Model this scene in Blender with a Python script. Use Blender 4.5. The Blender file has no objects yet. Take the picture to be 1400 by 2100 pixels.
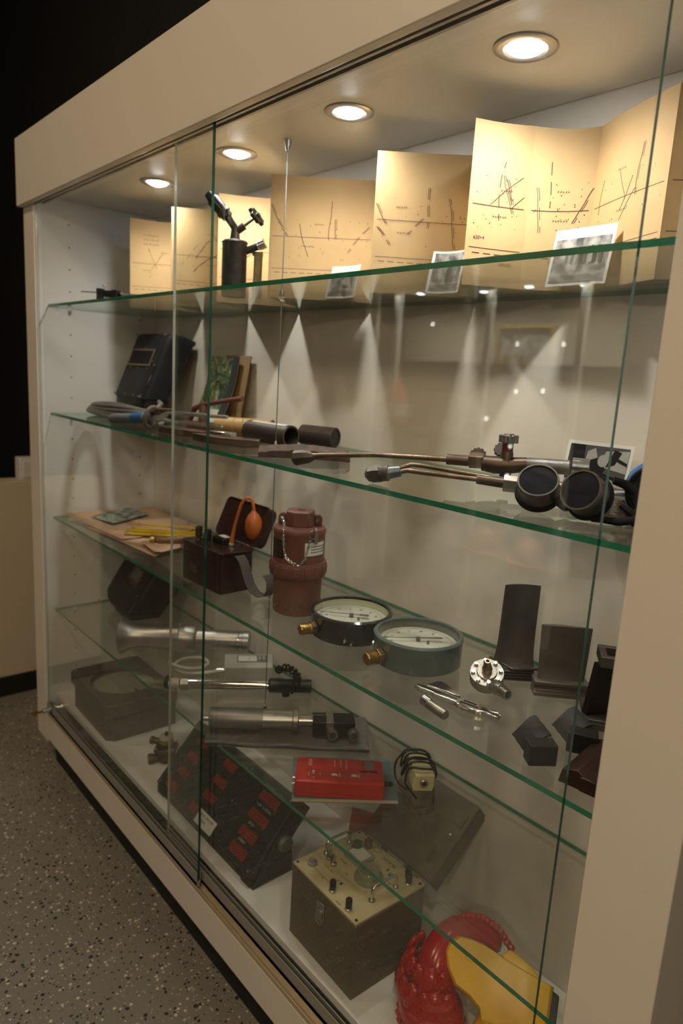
import bpy, bmesh, math, random
from mathutils import Vector, Matrix
random.seed(7)
scene = bpy.context.scene
C = scene.collection
R = math.radians

# ------------------------------------------------------------ camera
cam_data = bpy.data.cameras.new('camera')
cam = bpy.data.objects.new('camera', cam_data); C.objects.link(cam)
cam.location = (2.2117, -0.7280, 1.3615)
cam.rotation_euler = (1.374862, -0.058991, 0.860906)
cam_data.sensor_fit = 'VERTICAL'
cam_data.sensor_height = 36.0
cam_data.sensor_width = 24.0
cam_data.lens = 1414.84 / 2100 * 36.0
cam_data.clip_start = 0.02
cam_data.dof.use_dof = True
cam_data.dof.focus_distance = 1.02
cam_data.dof.aperture_fstop = 4.5
scene.camera = cam

# ------------------------------------------------------------ world, exposure
world = bpy.data.worlds.new('dark_room'); scene.world = world
world.use_nodes = True
bg = world.node_tree.nodes['Background']
bg.inputs[0].default_value = (1.0, 0.78, 0.52, 1); bg.inputs[1].default_value = 0.05
vs = scene.view_settings
vs.view_transform = 'Standard'; vs.look = 'None'; vs.gamma = 1.0; vs.use_curve_mapping = False
vs.exposure = 0.25
scene.cycles.transparent_max_bounces = 40
scene.cycles.max_bounces = 8
scene.cycles.diffuse_bounces = 3
scene.cycles.glossy_bounces = 4
scene.cycles.caustics_reflective = False
scene.cycles.caustics_refractive = False

# ------------------------------------------------------------ room lamps (warm ceiling lamps over the aisle)
ROOM_W = 9.0
def area(name, loc, size, watt, col, rot=(0, 0, 0)):
    d = bpy.data.lights.new(name, 'AREA'); d.shape = 'DISK'; d.size = size
    d.energy = watt; d.color = col
    o = bpy.data.objects.new(name, d); C.objects.link(o)
    o.location = loc; o.rotation_euler = rot
    return o
for k, (x, y) in enumerate(((0.1, -1.5), (1.5, -1.5), (2.9, -1.5))):
    area('aisle_lamp_light', (x, y, 3.355), 0.30, ROOM_W, (1.0, 0.76, 0.48))

# two added fill lamps, unseen and clear of the glass reflections, brightening the showcase front
FILL_LAMPS = (((2.95, -2.45, 2.42), (0.9, 0.0, 1.1)), ((4.05, -2.05, 2.42), (1.6, 0.0, 0.9)))
for p0, p1 in FILL_LAMPS:
    d = bpy.data.lights.new('added_fill_light', 'SPOT'); d.energy = 38.0; d.color = (1.0, 0.80, 0.56)
    d.spot_size = R(105); d.spot_blend = 0.8; d.shadow_soft_size = 0.12
    o = bpy.data.objects.new('added_fill_light', d); C.objects.link(o); o.location = p0
    o.rotation_euler = (Vector(p1) - Vector(p0)).to_track_quat('-Z', 'Y').to_euler()

# ------------------------------------------------------------ materials
MATS = {}
def nt(name):
    m = bpy.data.materials.new(name); m.use_nodes = True
    t = m.node_tree
    return m, t, t.nodes, t.links, t.nodes['Principled BSDF']
def pm(name, col, rough=0.5, metal=0.0, col2=None, scale=30.0, amt=0.5, bump=0.0, bscale=200.0, spec=0.5, coat=0.0, detail=4.0, stretch=None, alpha=None):
    """procedural principled material: two noise-mixed tones, noise roughness, fine bump"""
    if name in MATS: return MATS[name]
    m, t, N, L, b = nt(name)
    b.inputs['Metallic'].default_value = metal
    b.inputs['Specular IOR Level'].default_value = spec
    b.inputs['Coat Weight'].default_value = coat
    b.inputs['Coat Roughness'].default_value = 0.08
    tc = N.new('ShaderNodeTexCoord'); src = tc.outputs['Object']
    if stretch:
        mp = N.new('ShaderNodeMapping'); mp.inputs['Scale'].default_value = stretch
        L.new(src, mp.inputs['Vector']); src = mp.outputs['Vector']
    if col2 is None: col2 = tuple(c * 0.82 for c in col)
    no = N.new('ShaderNodeTexNoise'); no.inputs['Scale'].default_value = scale; no.inputs['Detail'].default_value = detail
    L.new(src, no.inputs['Vector'])
    rp = N.new('ShaderNodeValToRGB')
    rp.color_ramp.elements[0].position = 0.5 - 0.2; rp.color_ramp.elements[1].position = 0.5 + 0.2
    a = 0.5 * (1 - amt)
    mixc = lambda f: tuple(col[i] * (1 - f) + col2[i] * f for i in range(3)) + (1,)
    rp.color_ramp.elements[0].color = mixc(amt); rp.color_ramp.elements[1].color = mixc(0)
    L.new(no.outputs['Fac'], rp.inputs['Fac']); L.new(rp.outputs['Color'], b.inputs['Base Color'])
    mr = N.new('ShaderNodeMapRange'); mr.inputs['To Min'].default_value = max(0.02, rough * 0.85); mr.inputs['To Max'].default_value = min(1, rough * 1.15)
    L.new(no.outputs['Fac'], mr.inputs['Value']); L.new(mr.outputs['Result'], b.inputs['Roughness'])
    if bump > 0:
        n2 = N.new('ShaderNodeTexNoise'); n2.inputs['Scale'].default_value = bscale; n2.inputs['Detail'].default_value = 3
        L.new(src, n2.inputs['Vector'])
        bp = N.new('ShaderNodeBump'); bp.inputs['Strength'].default_value = bump; bp.inputs['Distance'].default_value = 0.002
        L.new(n2.outputs['Fac'], bp.inputs['Height']); L.new(bp.outputs['Normal'], b.inputs['Normal'])
    MATS[name] = m
    return m
def glass(name, tint):
    """clear flat glass: Fresnel reflection over tinted transmission, the same from both sides of a face"""
    if name in MATS: return MATS[name]
    m, t, N, L, b = nt(name); N.remove(b)
    out = N['Material Output']
    geo = N.new('ShaderNodeNewGeometry')
    ior = N.new('ShaderNodeMix'); ior.data_type = 'FLOAT'
    ior.inputs[2].default_value = 1.5; ior.inputs[3].default_value = 1 / 1.5
    L.new(geo.outputs['Backfacing'], ior.inputs[0])
    fr = N.new('ShaderNodeFresnel'); L.new(ior.outputs[0], fr.inputs['IOR'])
    tr = N.new('ShaderNodeBsdfTransparent'); tr.inputs[0].default_value = tint + (1,)
    gl = N.new('ShaderNodeBsdfGlossy'); gl.inputs['Roughness'].default_value = 0.0
    gl.inputs['Color'].default_value = (0.95, 1, 0.97, 1)
    mx = N.new('ShaderNodeMixShader')
    L.new(fr.outputs[0], mx.inputs[0]); L.new(tr.outputs[0], mx.inputs[1]); L.new(gl.outputs[0], mx.inputs[2])
    L.new(mx.outputs[0], out.inputs['Surface'])
    MATS[name] = m
    return m
def emit(name, col, strength):
    if name in MATS: return MATS[name]
    m, t, N, L, b = nt(name); N.remove(b)
    e = N.new('ShaderNodeEmission'); e.inputs[0].default_value = col + (1,); e.inputs[1].default_value = strength
    L.new(e.outputs[0], N['Material Output'].inputs['Surface'])
    MATS[name] = m
    return m

# ------------------------------------------------------------ mesh collector
class G:
    def __init__(s): s.v = []; s.f = []; s.mi = []; s.m = 0
    def add(s, vs, fs, M=None):
        o = len(s.v)
        s.v += [tuple(M @ Vector(p)) if M is not None else tuple(p) for p in vs]
        s.f += [tuple(i + o for i in f) for f in fs]; s.mi += [s.m] * len(fs)
        return s
    def box(s, x0, x1, y0, y1, z0, z1, M=None):
        vs = [(x, y, z) for z in (z0, z1) for y in (y0, y1) for x in (x0, x1)]
        return s.add(vs, [(0, 2, 3, 1), (4, 5, 7, 6), (0, 1, 5, 4), (2, 6, 7, 3), (0, 4, 6, 2), (1, 3, 7, 5)], M)
    def cyl(s, p0, p1, r0, r1=None, n=20, cap=True, M=None):
        r1 = r0 if r1 is None else r1
        return s.path([p0, p1], [r0, r1], n, cap, M=M)
    def path(s, pts, r, n=10, cap=True, closed=False, M=None, flat=1.0):
        P = [Vector(p) for p in pts]; k = len(P)
        rs = r if isinstance(r, (list, tuple)) else [r] * k
        tan = []
        for i in range(k):
            a = P[(i - 1) % k] if (closed or i > 0) else P[i]
            b = P[(i + 1) % k] if (closed or i < k - 1) else P[i]
            d = (b - a)
            tan.append(d.normalized() if d.length > 1e-9 else (tan[-1] if tan else Vector((0, 0, 1))))
        up = Vector((0, 0, 1)) if abs(tan[0].z) < 0.9 else Vector((1, 0, 0))
        nrm = (up - tan[0] * up.dot(tan[0])).normalized()
        vs = []; fs = []
        for i in range(k):
            if i:
                nrm = (nrm - tan[i] * nrm.dot(tan[i]))
                nrm = nrm.normalized() if nrm.length > 1e-6 else tan[i].orthogonal().normalized()
            bn = tan[i].cross(nrm)
            for j in range(n):
                a = 2 * math.pi * j / n
                vs.append(P[i] + nrm * (math.cos(a) * rs[i] * flat) + bn * (math.sin(a) * rs[i]))
        for i in range(k if closed else k - 1):
            i2 = (i + 1) % k
            for j in range(n):
                j2 = (j + 1) % n
                fs.append((i * n + j, i * n + j2, i2 * n + j2, i2 * n + j))
        if cap and not closed:
            fs.append(tuple(range(n - 1, -1, -1))); fs.append(tuple((k - 1) * n + j for j in range(n)))
        return s.add(vs, fs, M)
    def lathe(s, prof, n=32, M=None):
        """prof: (radius, height) pairs turned round local z; ends with r=0 close the shape"""
        vs = []; fs = []; rows = []
        for r, z in prof:
            if r < 1e-6: rows.append([len(vs)]); vs.append((0, 0, z))
            else:
                rows.append(list(range(len(vs), len(vs) + n)))
                vs += [(r * math.cos(2 * math.pi * j / n), r * math.sin(2 * math.pi * j / n), z) for j in range(n)]
        for a, b in zip(rows, rows[1:]):
            for j in range(n):
                j2 = (j + 1) % n
                if len(a) == 1 and len(b) == 1: continue
                if len(a) == 1: fs.append((a[0], b[j2], b[j]))
                elif len(b) == 1: fs.append((a[j], a[j2], b[0]))
                else: fs.append((a[j], a[j2], b[j2], b[j]))
        return s.add(vs, fs, M)
    def prism(s, poly, z0, z1, M=None):
        n = len(poly)
        vs = [(x, y, z0) for x, y in poly] + [(x, y, z1) for x, y in poly]
        fs = [tuple(range(n - 1, -1, -1)), tuple(range(n, 2 * n))]
        fs += [(i, (i + 1) % n, n + (i + 1) % n, n + i) for i in range(n)]
        return s.add(vs, fs, M)
    def loft(s, rings, cap=True, closed=True, M=None):
        n = len(rings[0]); vs = [p for r in rings for p in r]; fs = []
        for i in range(len(rings) - 1):
            for j in range(n if closed else n - 1):
                j2 = (j + 1) % n
                fs.append((i * n + j, i * n + j2, (i + 1) * n + j2, (i + 1) * n + j))
        if cap:
            fs.append(tuple(range(n - 1, -1, -1))); fs.append(tuple((len(rings) - 1) * n + j for j in range(n)))
        return s.add(vs, fs, M)
    def ball(s, c, r, n=16, m=10, M=None):
        r = r if isinstance(r, (tuple, list)) else (r, r, r)
        prof = [(math.sin(math.pi * i / m), -math.cos(math.pi * i / m)) for i in range(m + 1)]
        prof[0] = (0, -1); prof[-1] = (0, 1)
        T = Matrix.Translation(c) @ Matrix.Diagonal((r[0], r[1], r[2], 1))
        return s.lathe(prof, n, (M @ T) if M is not None else T)
    def sheet(s, grid, th=0.0, M=None):
        """grid of points (rows x cols) as a thin sheet"""
        R_, K = len(grid), len(grid[0])
        vs = [tuple(p) for r in grid for p in r]
        fs = [(i * K + j, i * K + j + 1, (i + 1) * K + j + 1, (i + 1) * K + j) for i in range(R_ - 1) for j in range(K - 1)]
        if th <= 0: return s.add(vs, fs, M)
        g = bmesh.new(); bv = [g.verts.new(p) for p in vs]
        for f in fs: g.faces.new([bv[i] for i in f])
        bmesh.ops.recalc_face_normals(g, faces=g.faces[:])
        bmesh.ops.solidify(g, geom=g.verts[:] + g.edges[:] + g.faces[:], thickness=th)
        g.verts.ensure_lookup_table(); g.verts.index_update()
        vs = [tuple(v.co) for v in g.verts]; fs = [tuple(v.index for v in f.verts) for f in g.faces]; g.free()
        return s.add(vs, fs, M)
def obj(name, g, mat, parent=None, bevel=0.0, seg=2, ang=35, smooth=True, sub=0, loc=None, rot=None):
    me = bpy.data.meshes.new(name); me.from_pydata(g.v, [], g.f); me.validate()
    bm = bmesh.new(); bm.from_mesh(me)
    bmesh.ops.recalc_face_normals(bm, faces=bm.faces[:]); bm.to_mesh(me); bm.free()
    for m in (mat if isinstance(mat, (list, tuple)) else [mat]): me.materials.append(m)
    if len(me.polygons) == len(g.mi):
        me.polygons.foreach_set('material_index', g.mi)
    if smooth:
        me.polygons.foreach_set('use_smooth', [True] * len(me.polygons)); me.set_sharp_from_angle(angle=R(ang))
    o = bpy.data.objects.new(name, me); C.objects.link(o)
    if parent: o.parent = parent
    if loc: o.location = loc
    if rot: o.rotation_euler = rot
    if bevel > 0:
        b = o.modifiers.new('bevel', 'BEVEL'); b.width = bevel; b.segments = seg; b.limit_method = 'ANGLE'; b.angle_limit = R(40)
        b.harden_normals = False
    if sub:
        b = o.modifiers.new('subdivision', 'SUBSURF'); b.levels = sub; b.render_levels = sub
    return o
def tag(o, label, cat=None, group=None, kind=None):
    o['label'] = label
    if cat: o['category'] = cat
    if group: o['group'] = group
    if kind: o['kind'] = kind
    return o
def thing(name, label, cat, loc=(0, 0, 0), rz=0.0, group=None, rot=None):
    o = bpy.data.objects.new(name, None); C.objects.link(o)
    o.empty_display_size = 0.03
    o.location = loc; o.rotation_euler = rot if rot else (0, 0, R(rz))
    return tag(o, label, cat, group)
def struct(o):
    o['kind'] = 'structure'; return o
def copy_tree(o, parent=None):
    c = o.copy(); C.objects.link(c); c.parent = parent
    for ch in list(o.children): copy_tree(ch, c)
    return c
def Rx(a): return Matrix.Rotation(R(a), 4, 'X')
def Ry(a): return Matrix.Rotation(R(a), 4, 'Y')
def Rz(a): return Matrix.Rotation(R(a), 4, 'Z')
def T(x, y, z): return Matrix.Translation((x, y, z))
def arc(cx, cy, r, a0, a1, n, ry=None):
    ry = r if ry is None else ry
    return [(cx + r * math.cos(R(a0 + (a1 - a0) * i / n)), cy + ry * math.sin(R(a0 + (a1 - a0) * i / n))) for i in range(n + 1)]
def rrect(x0, x1, y0, y1, r, n=4):
    return arc(x1 - r, y1 - r, r, 0, 90, n) + arc(x0 + r, y1 - r, r, 90, 180, n) + arc(x0 + r, y0 + r, r, 180, 270, n) + arc(x1 - r, y0 + r, r, 270, 360, n)
def gearpoly(r, k, d, n=6):
    """scalloped wheel outline with k lobes"""
    return [((r + d * math.cos(k * a)) * math.cos(a), (r + d * math.cos(k * a)) * math.sin(a)) for a in [2 * math.pi * i / (k * n) for i in range(k * n)]]
def text_g(txt, size, M, font_w=1.0, depth=0.0003):
    """lettering as a flat mesh (bpy font curve turned to mesh data)"""
    cu = bpy.data.curves.new('lettering', 'FONT'); cu.body = txt; cu.size = size; cu.extrude = depth
    cu.align_x = 'CENTER'; cu.align_y = 'CENTER'
    ob = bpy.data.objects.new('lettering', cu); C.objects.link(ob)
    dg = bpy.context.evaluated_depsgraph_get(); me = ob.evaluated_get(dg).to_mesh()
    vs = [v.co.copy() for v in me.vertices]; fs = [tuple(p.vertices) for p in me.polygons]
    ob.evaluated_get(dg).to_mesh_clear(); bpy.data.objects.remove(ob); bpy.data.curves.remove(cu)
    g = G(); g.add([(v.x * font_w, v.y, v.z) for v in vs], fs, M)
    return g

def scribble(n, w, h, M, seed=1):
    """small lettering too fine to read: n letter-sized marks of short strokes on a line of width w"""
    r_ = random.Random(seed); g = G(); p = w / n; t = h * 0.16
    for k in range(n):
        if k and r_.random() < 0.12: continue
        x = -w / 2 + p * k
        g.box(x, x + t, -h / 2, h / 2, 0, 0.0002, M)
        for y in r_.sample((-h / 2, -t / 2, h / 2 - t), r_.randint(1, 3)): g.box(x, x + p * 0.62, y, y + t, 0, 0.0002, M)
        if r_.random() < 0.5: g.box(x + p * 0.5, x + p * 0.5 + t, -h / 2 * r_.choice((0.1, 1)), h / 2, 0, 0.0002, M)
    return g

# shelf heights (tops) and case floor
S1, S2, S3, S4, B0 = 1.518, 1.196, 0.868, 0.560, 0.2625
WX, DY, CEIL = 1.885, 0.344, 1.821

# ------------------------------------------------------------ palette
cream = pm('cream_laminate', (0.78, 0.72, 0.63), 0.36, col2=(0.77, 0.72, 0.63), scale=8, amt=0.5, bump=0.02, bscale=900)
white_in = pm('white_melamine', (0.80, 0.79, 0.755), 0.42, col2=(0.77, 0.76, 0.72), scale=6, amt=0.5, bump=0.02, bscale=700)
back_in = pm('cream_back_laminate', (0.77, 0.715, 0.615), 0.42, col2=(0.74, 0.685, 0.585), scale=6, amt=0.5, bump=0.02, bscale=700)
alu = pm('anodised_aluminium', (0.40, 0.385, 0.36), 0.45, 0.45, col2=(0.34, 0.33, 0.31), scale=40, stretch=(0.05, 6, 6))
black_pl = pm('black_plinth', (0.008, 0.008, 0.008), 0.6)
pane_g = glass('door_glass', (0.985, 0.99, 0.985))
shelf_g = glass('shelf_glass', (0.968, 0.976, 0.966))
edge_g = pm('green_glass_edge', (0.020, 0.175, 0.100), 0.12, col2=(0.04, 0.27, 0.165), scale=14, amt=0.8, spec=0.6)
edge_d = pm('dark_green_glass_edge', (0.006, 0.055, 0.032), 0.10, col2=(0.01, 0.085, 0.05), scale=9, amt=0.8, spec=0.6)
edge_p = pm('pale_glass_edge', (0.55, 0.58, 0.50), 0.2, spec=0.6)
steel = pm('bright_steel', (0.62, 0.61, 0.59), 0.22, 1.0, col2=(0.5, 0.49, 0.47), scale=60)
nickel = pm('brushed_nickel', (0.44, 0.42, 0.39), 0.32, 1.0, col2=(0.35, 0.33, 0.31), scale=60)
brass = pm('old_brass', (0.48, 0.31, 0.10), 0.33, 1.0, col2=(0.25, 0.15, 0.05), scale=70, amt=0.8)
iron = pm('dark_iron', (0.065, 0.060, 0.055), 0.42, 0.75, col2=(0.035, 0.03, 0.027), scale=50, amt=0.8, bump=0.25, bscale=220)
rust = pm('rusty_steel', (0.16, 0.095, 0.06), 0.5, 0.6, col2=(0.07, 0.05, 0.04), scale=60, amt=0.9, bump=0.3, bscale=160)
black = pm('black_plastic', (0.006, 0.006, 0.006), 0.35, spec=0.3)
blackm = pm('matt_black_rubber', (0.007, 0.007, 0.007), 0.7, spec=0.15, bump=0.15, bscale=400)
white = pm('white_plastic', (0.72, 0.71, 0.67), 0.4)
paper = pm('white_paper', (0.78, 0.77, 0.73), 0.7)
dark_in = pm('dark_void', (0.006, 0.006, 0.006), 0.8)
ink = pm('dark_ink', (0.03, 0.03, 0.03), 0.6)
# ============================================================ THE ROOM
def floor_mat():
    m, t, N, L, b = nt('speckled_vinyl_floor')
    tc = N.new('ShaderNodeTexCoord')
    def chips(scale, thr, seed):
        mp = N.new('ShaderNodeMapping'); mp.inputs['Location'].default_value = (seed, seed * 2, 0)
        L.new(tc.outputs['Object'], mp.inputs['Vector'])
        nz = N.new('ShaderNodeTexNoise'); nz.inputs['Scale'].default_value = scale * 2.2
        L.new(mp.outputs[0], nz.inputs['Vector'])
        ad = N.new('ShaderNodeVectorMath'); ad.operation = 'MULTIPLY_ADD'
        ad.inputs[1].default_value = (0.5 / scale,) * 3
        L.new(nz.outputs['Color'], ad.inputs[0]); L.new(mp.outputs[0], ad.inputs[2])
        vo = N.new('ShaderNodeTexVoronoi'); vo.inputs['Scale'].default_value = scale; L.new(ad.outputs[0], vo.inputs['Vector'])
        sep = N.new('ShaderNodeSeparateColor'); L.new(vo.outputs['Color'], sep.inputs[0])
        # only some cells carry a chip, and chips differ in size
        g = N.new('ShaderNodeMath'); g.operation = 'GREATER_THAN'; g.inputs[1].default_value = 0.62; L.new(sep.outputs[0], g.inputs[0])
        mu = N.new('ShaderNodeMath'); mu.operation = 'MULTIPLY'; mu.inputs[1].default_value = thr; L.new(sep.outputs[1], mu.inputs[0])
        l = N.new('ShaderNodeMath'); l.operation = 'LESS_THAN'; L.new(vo.outputs['Distance'], l.inputs[0]); L.new(mu.outputs[0], l.inputs[1])
        a = N.new('ShaderNodeMath'); a.operation = 'MULTIPLY'; L.new(g.outputs[0], a.inputs[0]); L.new(l.outputs[0], a.inputs[1])
        return a.outputs[0]
    base = N.new('ShaderNodeTexNoise'); base.inputs['Scale'].default_value = 3; L.new(tc.outputs['Object'], base.inputs['Vector'])
    rp = N.new('ShaderNodeValToRGB'); rp.color_ramp.elements[0].color = (0.20, 0.185, 0.16, 1); rp.color_ramp.elements[1].color = (0.24, 0.225, 0.195, 1)
    L.new(base.outputs['Fac'], rp.inputs[0])
    prev = rp.outputs[0]
    for sc, th, col, sd in ((85, 0.42, (0.025, 0.025, 0.028), 0.0), (120, 0.40, (0.03, 0.03, 0.03), 3.1), (95, 0.40, (0.62, 0.58, 0.46), 7.7), (150, 0.36, (0.48, 0.44, 0.34), 11.0)):
        mx = N.new('ShaderNodeMix'); mx.data_type = 'RGBA'
        L.new(chips(sc, th, sd), mx.inputs[0]); L.new(prev, mx.inputs[6]); mx.inputs[7].default_value = col + (1,)
        prev = mx.outputs[2]
    L.new(prev, b.inputs['Base Color']); b.inputs['Roughness'].default_value = 0.45
    return m
struct(obj('floor', G().box(-4.2, 5.2, -5.0, 1.6, -0.05, 0), floor_mat()))
wallp = pm('tan_wall_paint', (0.62, 0.53, 0.38), 0.6, col2=(0.60, 0.51, 0.36), scale=5, bump=0.04, bscale=300)
blackw = pm('black_wall_paint', (0.006, 0.006, 0.006), 0.75)
struct(obj('wall_left', G().box(-0.72, -0.617, -0.46, 0.40, 0, 0.88), wallp, bevel=0.003))
struct(obj('wall_far_left', G().box(-4.2, -4.1, -5.0, 1.6, 0, 3.4), blackw))
struct(obj('wall_back', G().box(-4.1, 5.2, 0.40, 0.50, 0, 3.4), blackw))
struct(obj('ceiling', G().box(-4.1, 5.2, -2.9, 0.50, 3.40, 3.5), blackw))
struct(obj('baseboard_left', G().box(-0.617, -0.607, -0.46, 0.40, 0, 0.083), black_pl, bevel=0.002))
sb = thing('wall_box', 'small cream plastic box standing on the ledge of the tan half-height wall', 'box', (-0.66, 0.13, 0.88))
obj('housing', G().box(-0.03, 0.03, -0.047, 0.047, 0.0, 0.09), white, sb, bevel=0.004)
obj('cover_plate', G().box(0.03, 0.036, -0.036, 0.036, 0.012, 0.078), white, sb, bevel=0.002)

# ceiling lamps over the aisle, each a housing with a lit disc (their light is set up at the top)
for k, (x, y, w) in enumerate(((0.1, -1.5, 'nearest the tan half wall'), (1.5, -1.5, 'in the middle of the aisle'), (2.9, -1.5, 'farthest from the tan half wall'))):
    t = thing('ceiling_lamp', 'round warm aisle lamp on the black ceiling, ' + w, 'lamp', (x, y, 3.40))
    obj('housing', G().lathe([(0, 0), (0.17, 0), (0.17, -0.035), (0.155, -0.035), (0.155, -0.025), (0, -0.025)], 32), white, t)
    obj('diffuser', G().lathe([(0, -0.024), (0.154, -0.024), (0.154, -0.03), (0, -0.03)], 32), emit('warm_diffuser', (1, 0.8, 0.55), 3.0), t)

for k, (p0, p1) in enumerate(FILL_LAMPS):  # bodies for the two added fill lamps, never in view
    t = thing('added_fill_lamp', 'added black fill lamp, unseen behind the viewer, ' + ('nearer' if k == 0 else 'farther from') + ' the opposite showcase', 'lamp', p0)
    q = (Vector(p1) - Vector(p0)).to_track_quat('-Z', 'Y').to_matrix().to_4x4()
    obj('head', G().lathe([(0.125, 0.0), (0.130, 0.0), (0.130, 0.03), (0.09, 0.12), (0.0, 0.13), (0, 0.12), (0.085, 0.115), (0.125, 0.03), (0.125, 0.0)], 28, q), black, t)
    obj('stem', G().cyl((0, 0, 0.10), (0, 0, 0.975), 0.012, n=12), black, t)

# ============================================================ THE SHOWCASE
case = thing('display_cabinet', 'long cream showcase with sliding glass doors and lit white interior', 'cabinet', (0.94, 0.16, 0))
def cpart(name, g, mat, bevel=0.0015, parent=None, **k):
    o = obj(name, g, mat, parent or case, bevel=bevel, **k)
    if not parent: o.location = (-0.94, -0.16, 0)
    return o
cpart('back_panel', G().box(-0.02, 1.90, DY, DY + 0.018, 0.10, 1.86), back_in)
cpart('side_panel', G().box(-0.09, 0.0, -0.0375, DY, 0.10, 1.90), [cream, white_in])
cpart('side_panel', G().box(WX, 1.982, -0.0375, DY, 0.10, 1.90), cream)
for o in case.children:
    if o.name.startswith('side_panel'):
        me = o.data
        if len(me.materials) == 1: me.materials.append(white_in)
        for p in me.polygons:      # the faces turned to the inside are white melamine
            c = p.center
            if (abs(c.x) < 1e-4 and p.normal.x > 0.5) or (abs(c.x - WX) < 1e-4 and p.normal.x < -0.5): p.material_index = 1
cpart('top_panel', G().box(0.0005, WX - 0.0005, -0.004, DY - 0.0005, CEIL, CEIL + 0.018), white_in)
cpart('floor_panel', G().box(0.0005, WX - 0.0005, -0.004, DY - 0.0005, B0 - 0.018, B0), white_in)
cpart('fascia', G().box(-0.092, 1.99, -0.056, -0.038, 1.794, 1.981), cream, bevel=0.002)
cpart('cornice', G().box(-0.092, 1.99, -0.038, DY, 1.962, 1.981), cream)
cpart('front_panel', G().box(0.003, WX - 0.003, -0.0375, -0.020, 0.1125, 0.198), cream, bevel=0.0012)
cpart('plinth', G().box(-0.03, 1.93, 0.0, 0.02, 0.0, 0.1115), black_pl)
tr = G().box(0.001, WX - 0.001, -0.0375, 0.0, 0.199, 0.203)
for y in (-0.0375, -0.0225, -0.0065): tr.box(0.001, WX - 0.001, y, y + 0.0022, 0.203, 0.2105)
cpart('bottom_track', tr, pm('champagne_track', (0.72, 0.60, 0.42), 0.35, 0.6, stretch=(0.05, 5, 5)), bevel=0.0004)
tr = G()
for y0, y1 in ((-0.0375, -0.0345), (-0.0255, -0.0195), (-0.0105, -0.0045)): tr.box(0.001, WX - 0.001, y0, y1, 1.799, 1.8205)
cpart('top_track', tr.box(0.001, WX - 0.001, -0.0345, -0.0105, 1.814, 1.8205), pm('grey_track', (0.42, 0.41, 0.39), 0.4, 0.3), bevel=0.0004)
def pane(g, x0, x1, y0, y1, z0, z1):
    g.box(x0, x1, y0, y1, z0, z1); return g
def set_edges(o, faces_axis):
    """outer thin faces of a pane or shelf get the green edge material (slot 1)"""
    for p in o.data.polygons:
        if abs(p.normal[faces_axis]) < 0.5: p.material_index = 1
doorl = obj('sliding_door', G().box(0.004, 1.005, -0.033, -0.027, 0.222, 1.812), [pane_g, edge_d, edge_p], case, smooth=False)
doorl.location = (-0.94, -0.16, 0); set_edges(doorl, 1); doorl['label'] = 'left glass door pane with dark green edge, in front'
doorr = obj('sliding_door', G().box(0.829, 1.838, -0.018, -0.012, 0.222, 1.812), [pane_g, edge_d, edge_p], case, smooth=False)
doorr.location = (-0.94, -0.16, 0); set_edges(doorr, 1); doorr['label'] = 'right glass door pane, pushed a little open'
for d_ in (doorl, doorr):      # left edge of each pane painted pale for light caught inside the glass
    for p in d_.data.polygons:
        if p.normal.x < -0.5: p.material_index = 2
def rail(d, x0, x1, y0, y1):
    g = G().box(x0, x1, y0, y0 + 0.0022, 0.206, 0.2435).box(x0, x1, y1 - 0.0022, y1, 0.206, 0.2435).box(x0, x1, y0, y1, 0.206, 0.220)
    obj('bottom_rail', g, alu, d, bevel=0.0004)
rail(doorl, 0.004, 1.006, -0.0358, -0.0242); rail(doorr, 0.829, 1.839, -0.0208, -0.0092)
lk = G().cyl((0.052, -0.0358, 0.236), (0.050, -0.062, 0.234), 0.0085, n=18).cyl((0.050, -0.062, 0.234), (0.0495, -0.066, 0.2338), 0.0065, n=18)
obj('lock', lk, steel, doorl, bevel=0.0006)
ky = G().box(-0.001, 0.001, -0.018, 0, -0.004, 0.004, T(0.0495, -0.066, 0.2338)).prism(gearpoly(0.010, 3, 0.0015), -0.001, 0.001, T(0.0495, -0.091, 0.2338) @ Ry(90))
obj('key', ky, brass, doorl)
kr = G().path([(0.0495 + 0.010 * math.sin(a), -0.097, 0.221 + 0.012 * math.cos(a)) for a in [2 * math.pi * i / 18 for i in range(18)]], 0.0008, 6, closed=True)
obj('key_ring', kr, steel, doorl)
# shelf pin holes in the left side panel (64 mm raster) and the pins that carry the shelves
ph = G()
for y in (0.064, 0.290):
    for k in range(23):
        z = 0.345 + 0.064 * k
        if z < 1.76: ph.cyl((0.0002, y, z), (0.0008, y, z), 0.0024, n=10)
cpart('pin_holes', ph, dark_in, bevel=0)['kind'] = 'stuff'
pinm = pm('clear_plastic_pin', (0.75, 0.75, 0.73), 0.2)
for z in (S1, S2, S3, S4):
    for y in (0.064, 0.290):
        cpart('shelf_pin', G().cyl((0, y, z - 0.0125), (0.016, y, z - 0.0125), 0.004, n=12).cyl((0, y, z - 0.0125), (0.004, y, z - 0.0125), 0.0075, n=14), pinm, bevel=0)
# glass shelves
for z, w in ((S1, 'topmost glass shelf, holding the folded map'), (S2, 'second glass shelf from the top, holding the welding tools'), (S3, 'third glass shelf from the top, holding the two pressure gauges'), (S4, 'lowest glass shelf, holding the red meter')):
    s = obj('glass_shelf', G().box(-0.934, 0.934, -0.170, 0.170, -0.008, 0), [shelf_g, edge_g], smooth=False, loc=(0.935, 0.170, z))
    set_edges(s, 2); tag(s, w + ', with a green edge', 'shelf')
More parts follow.
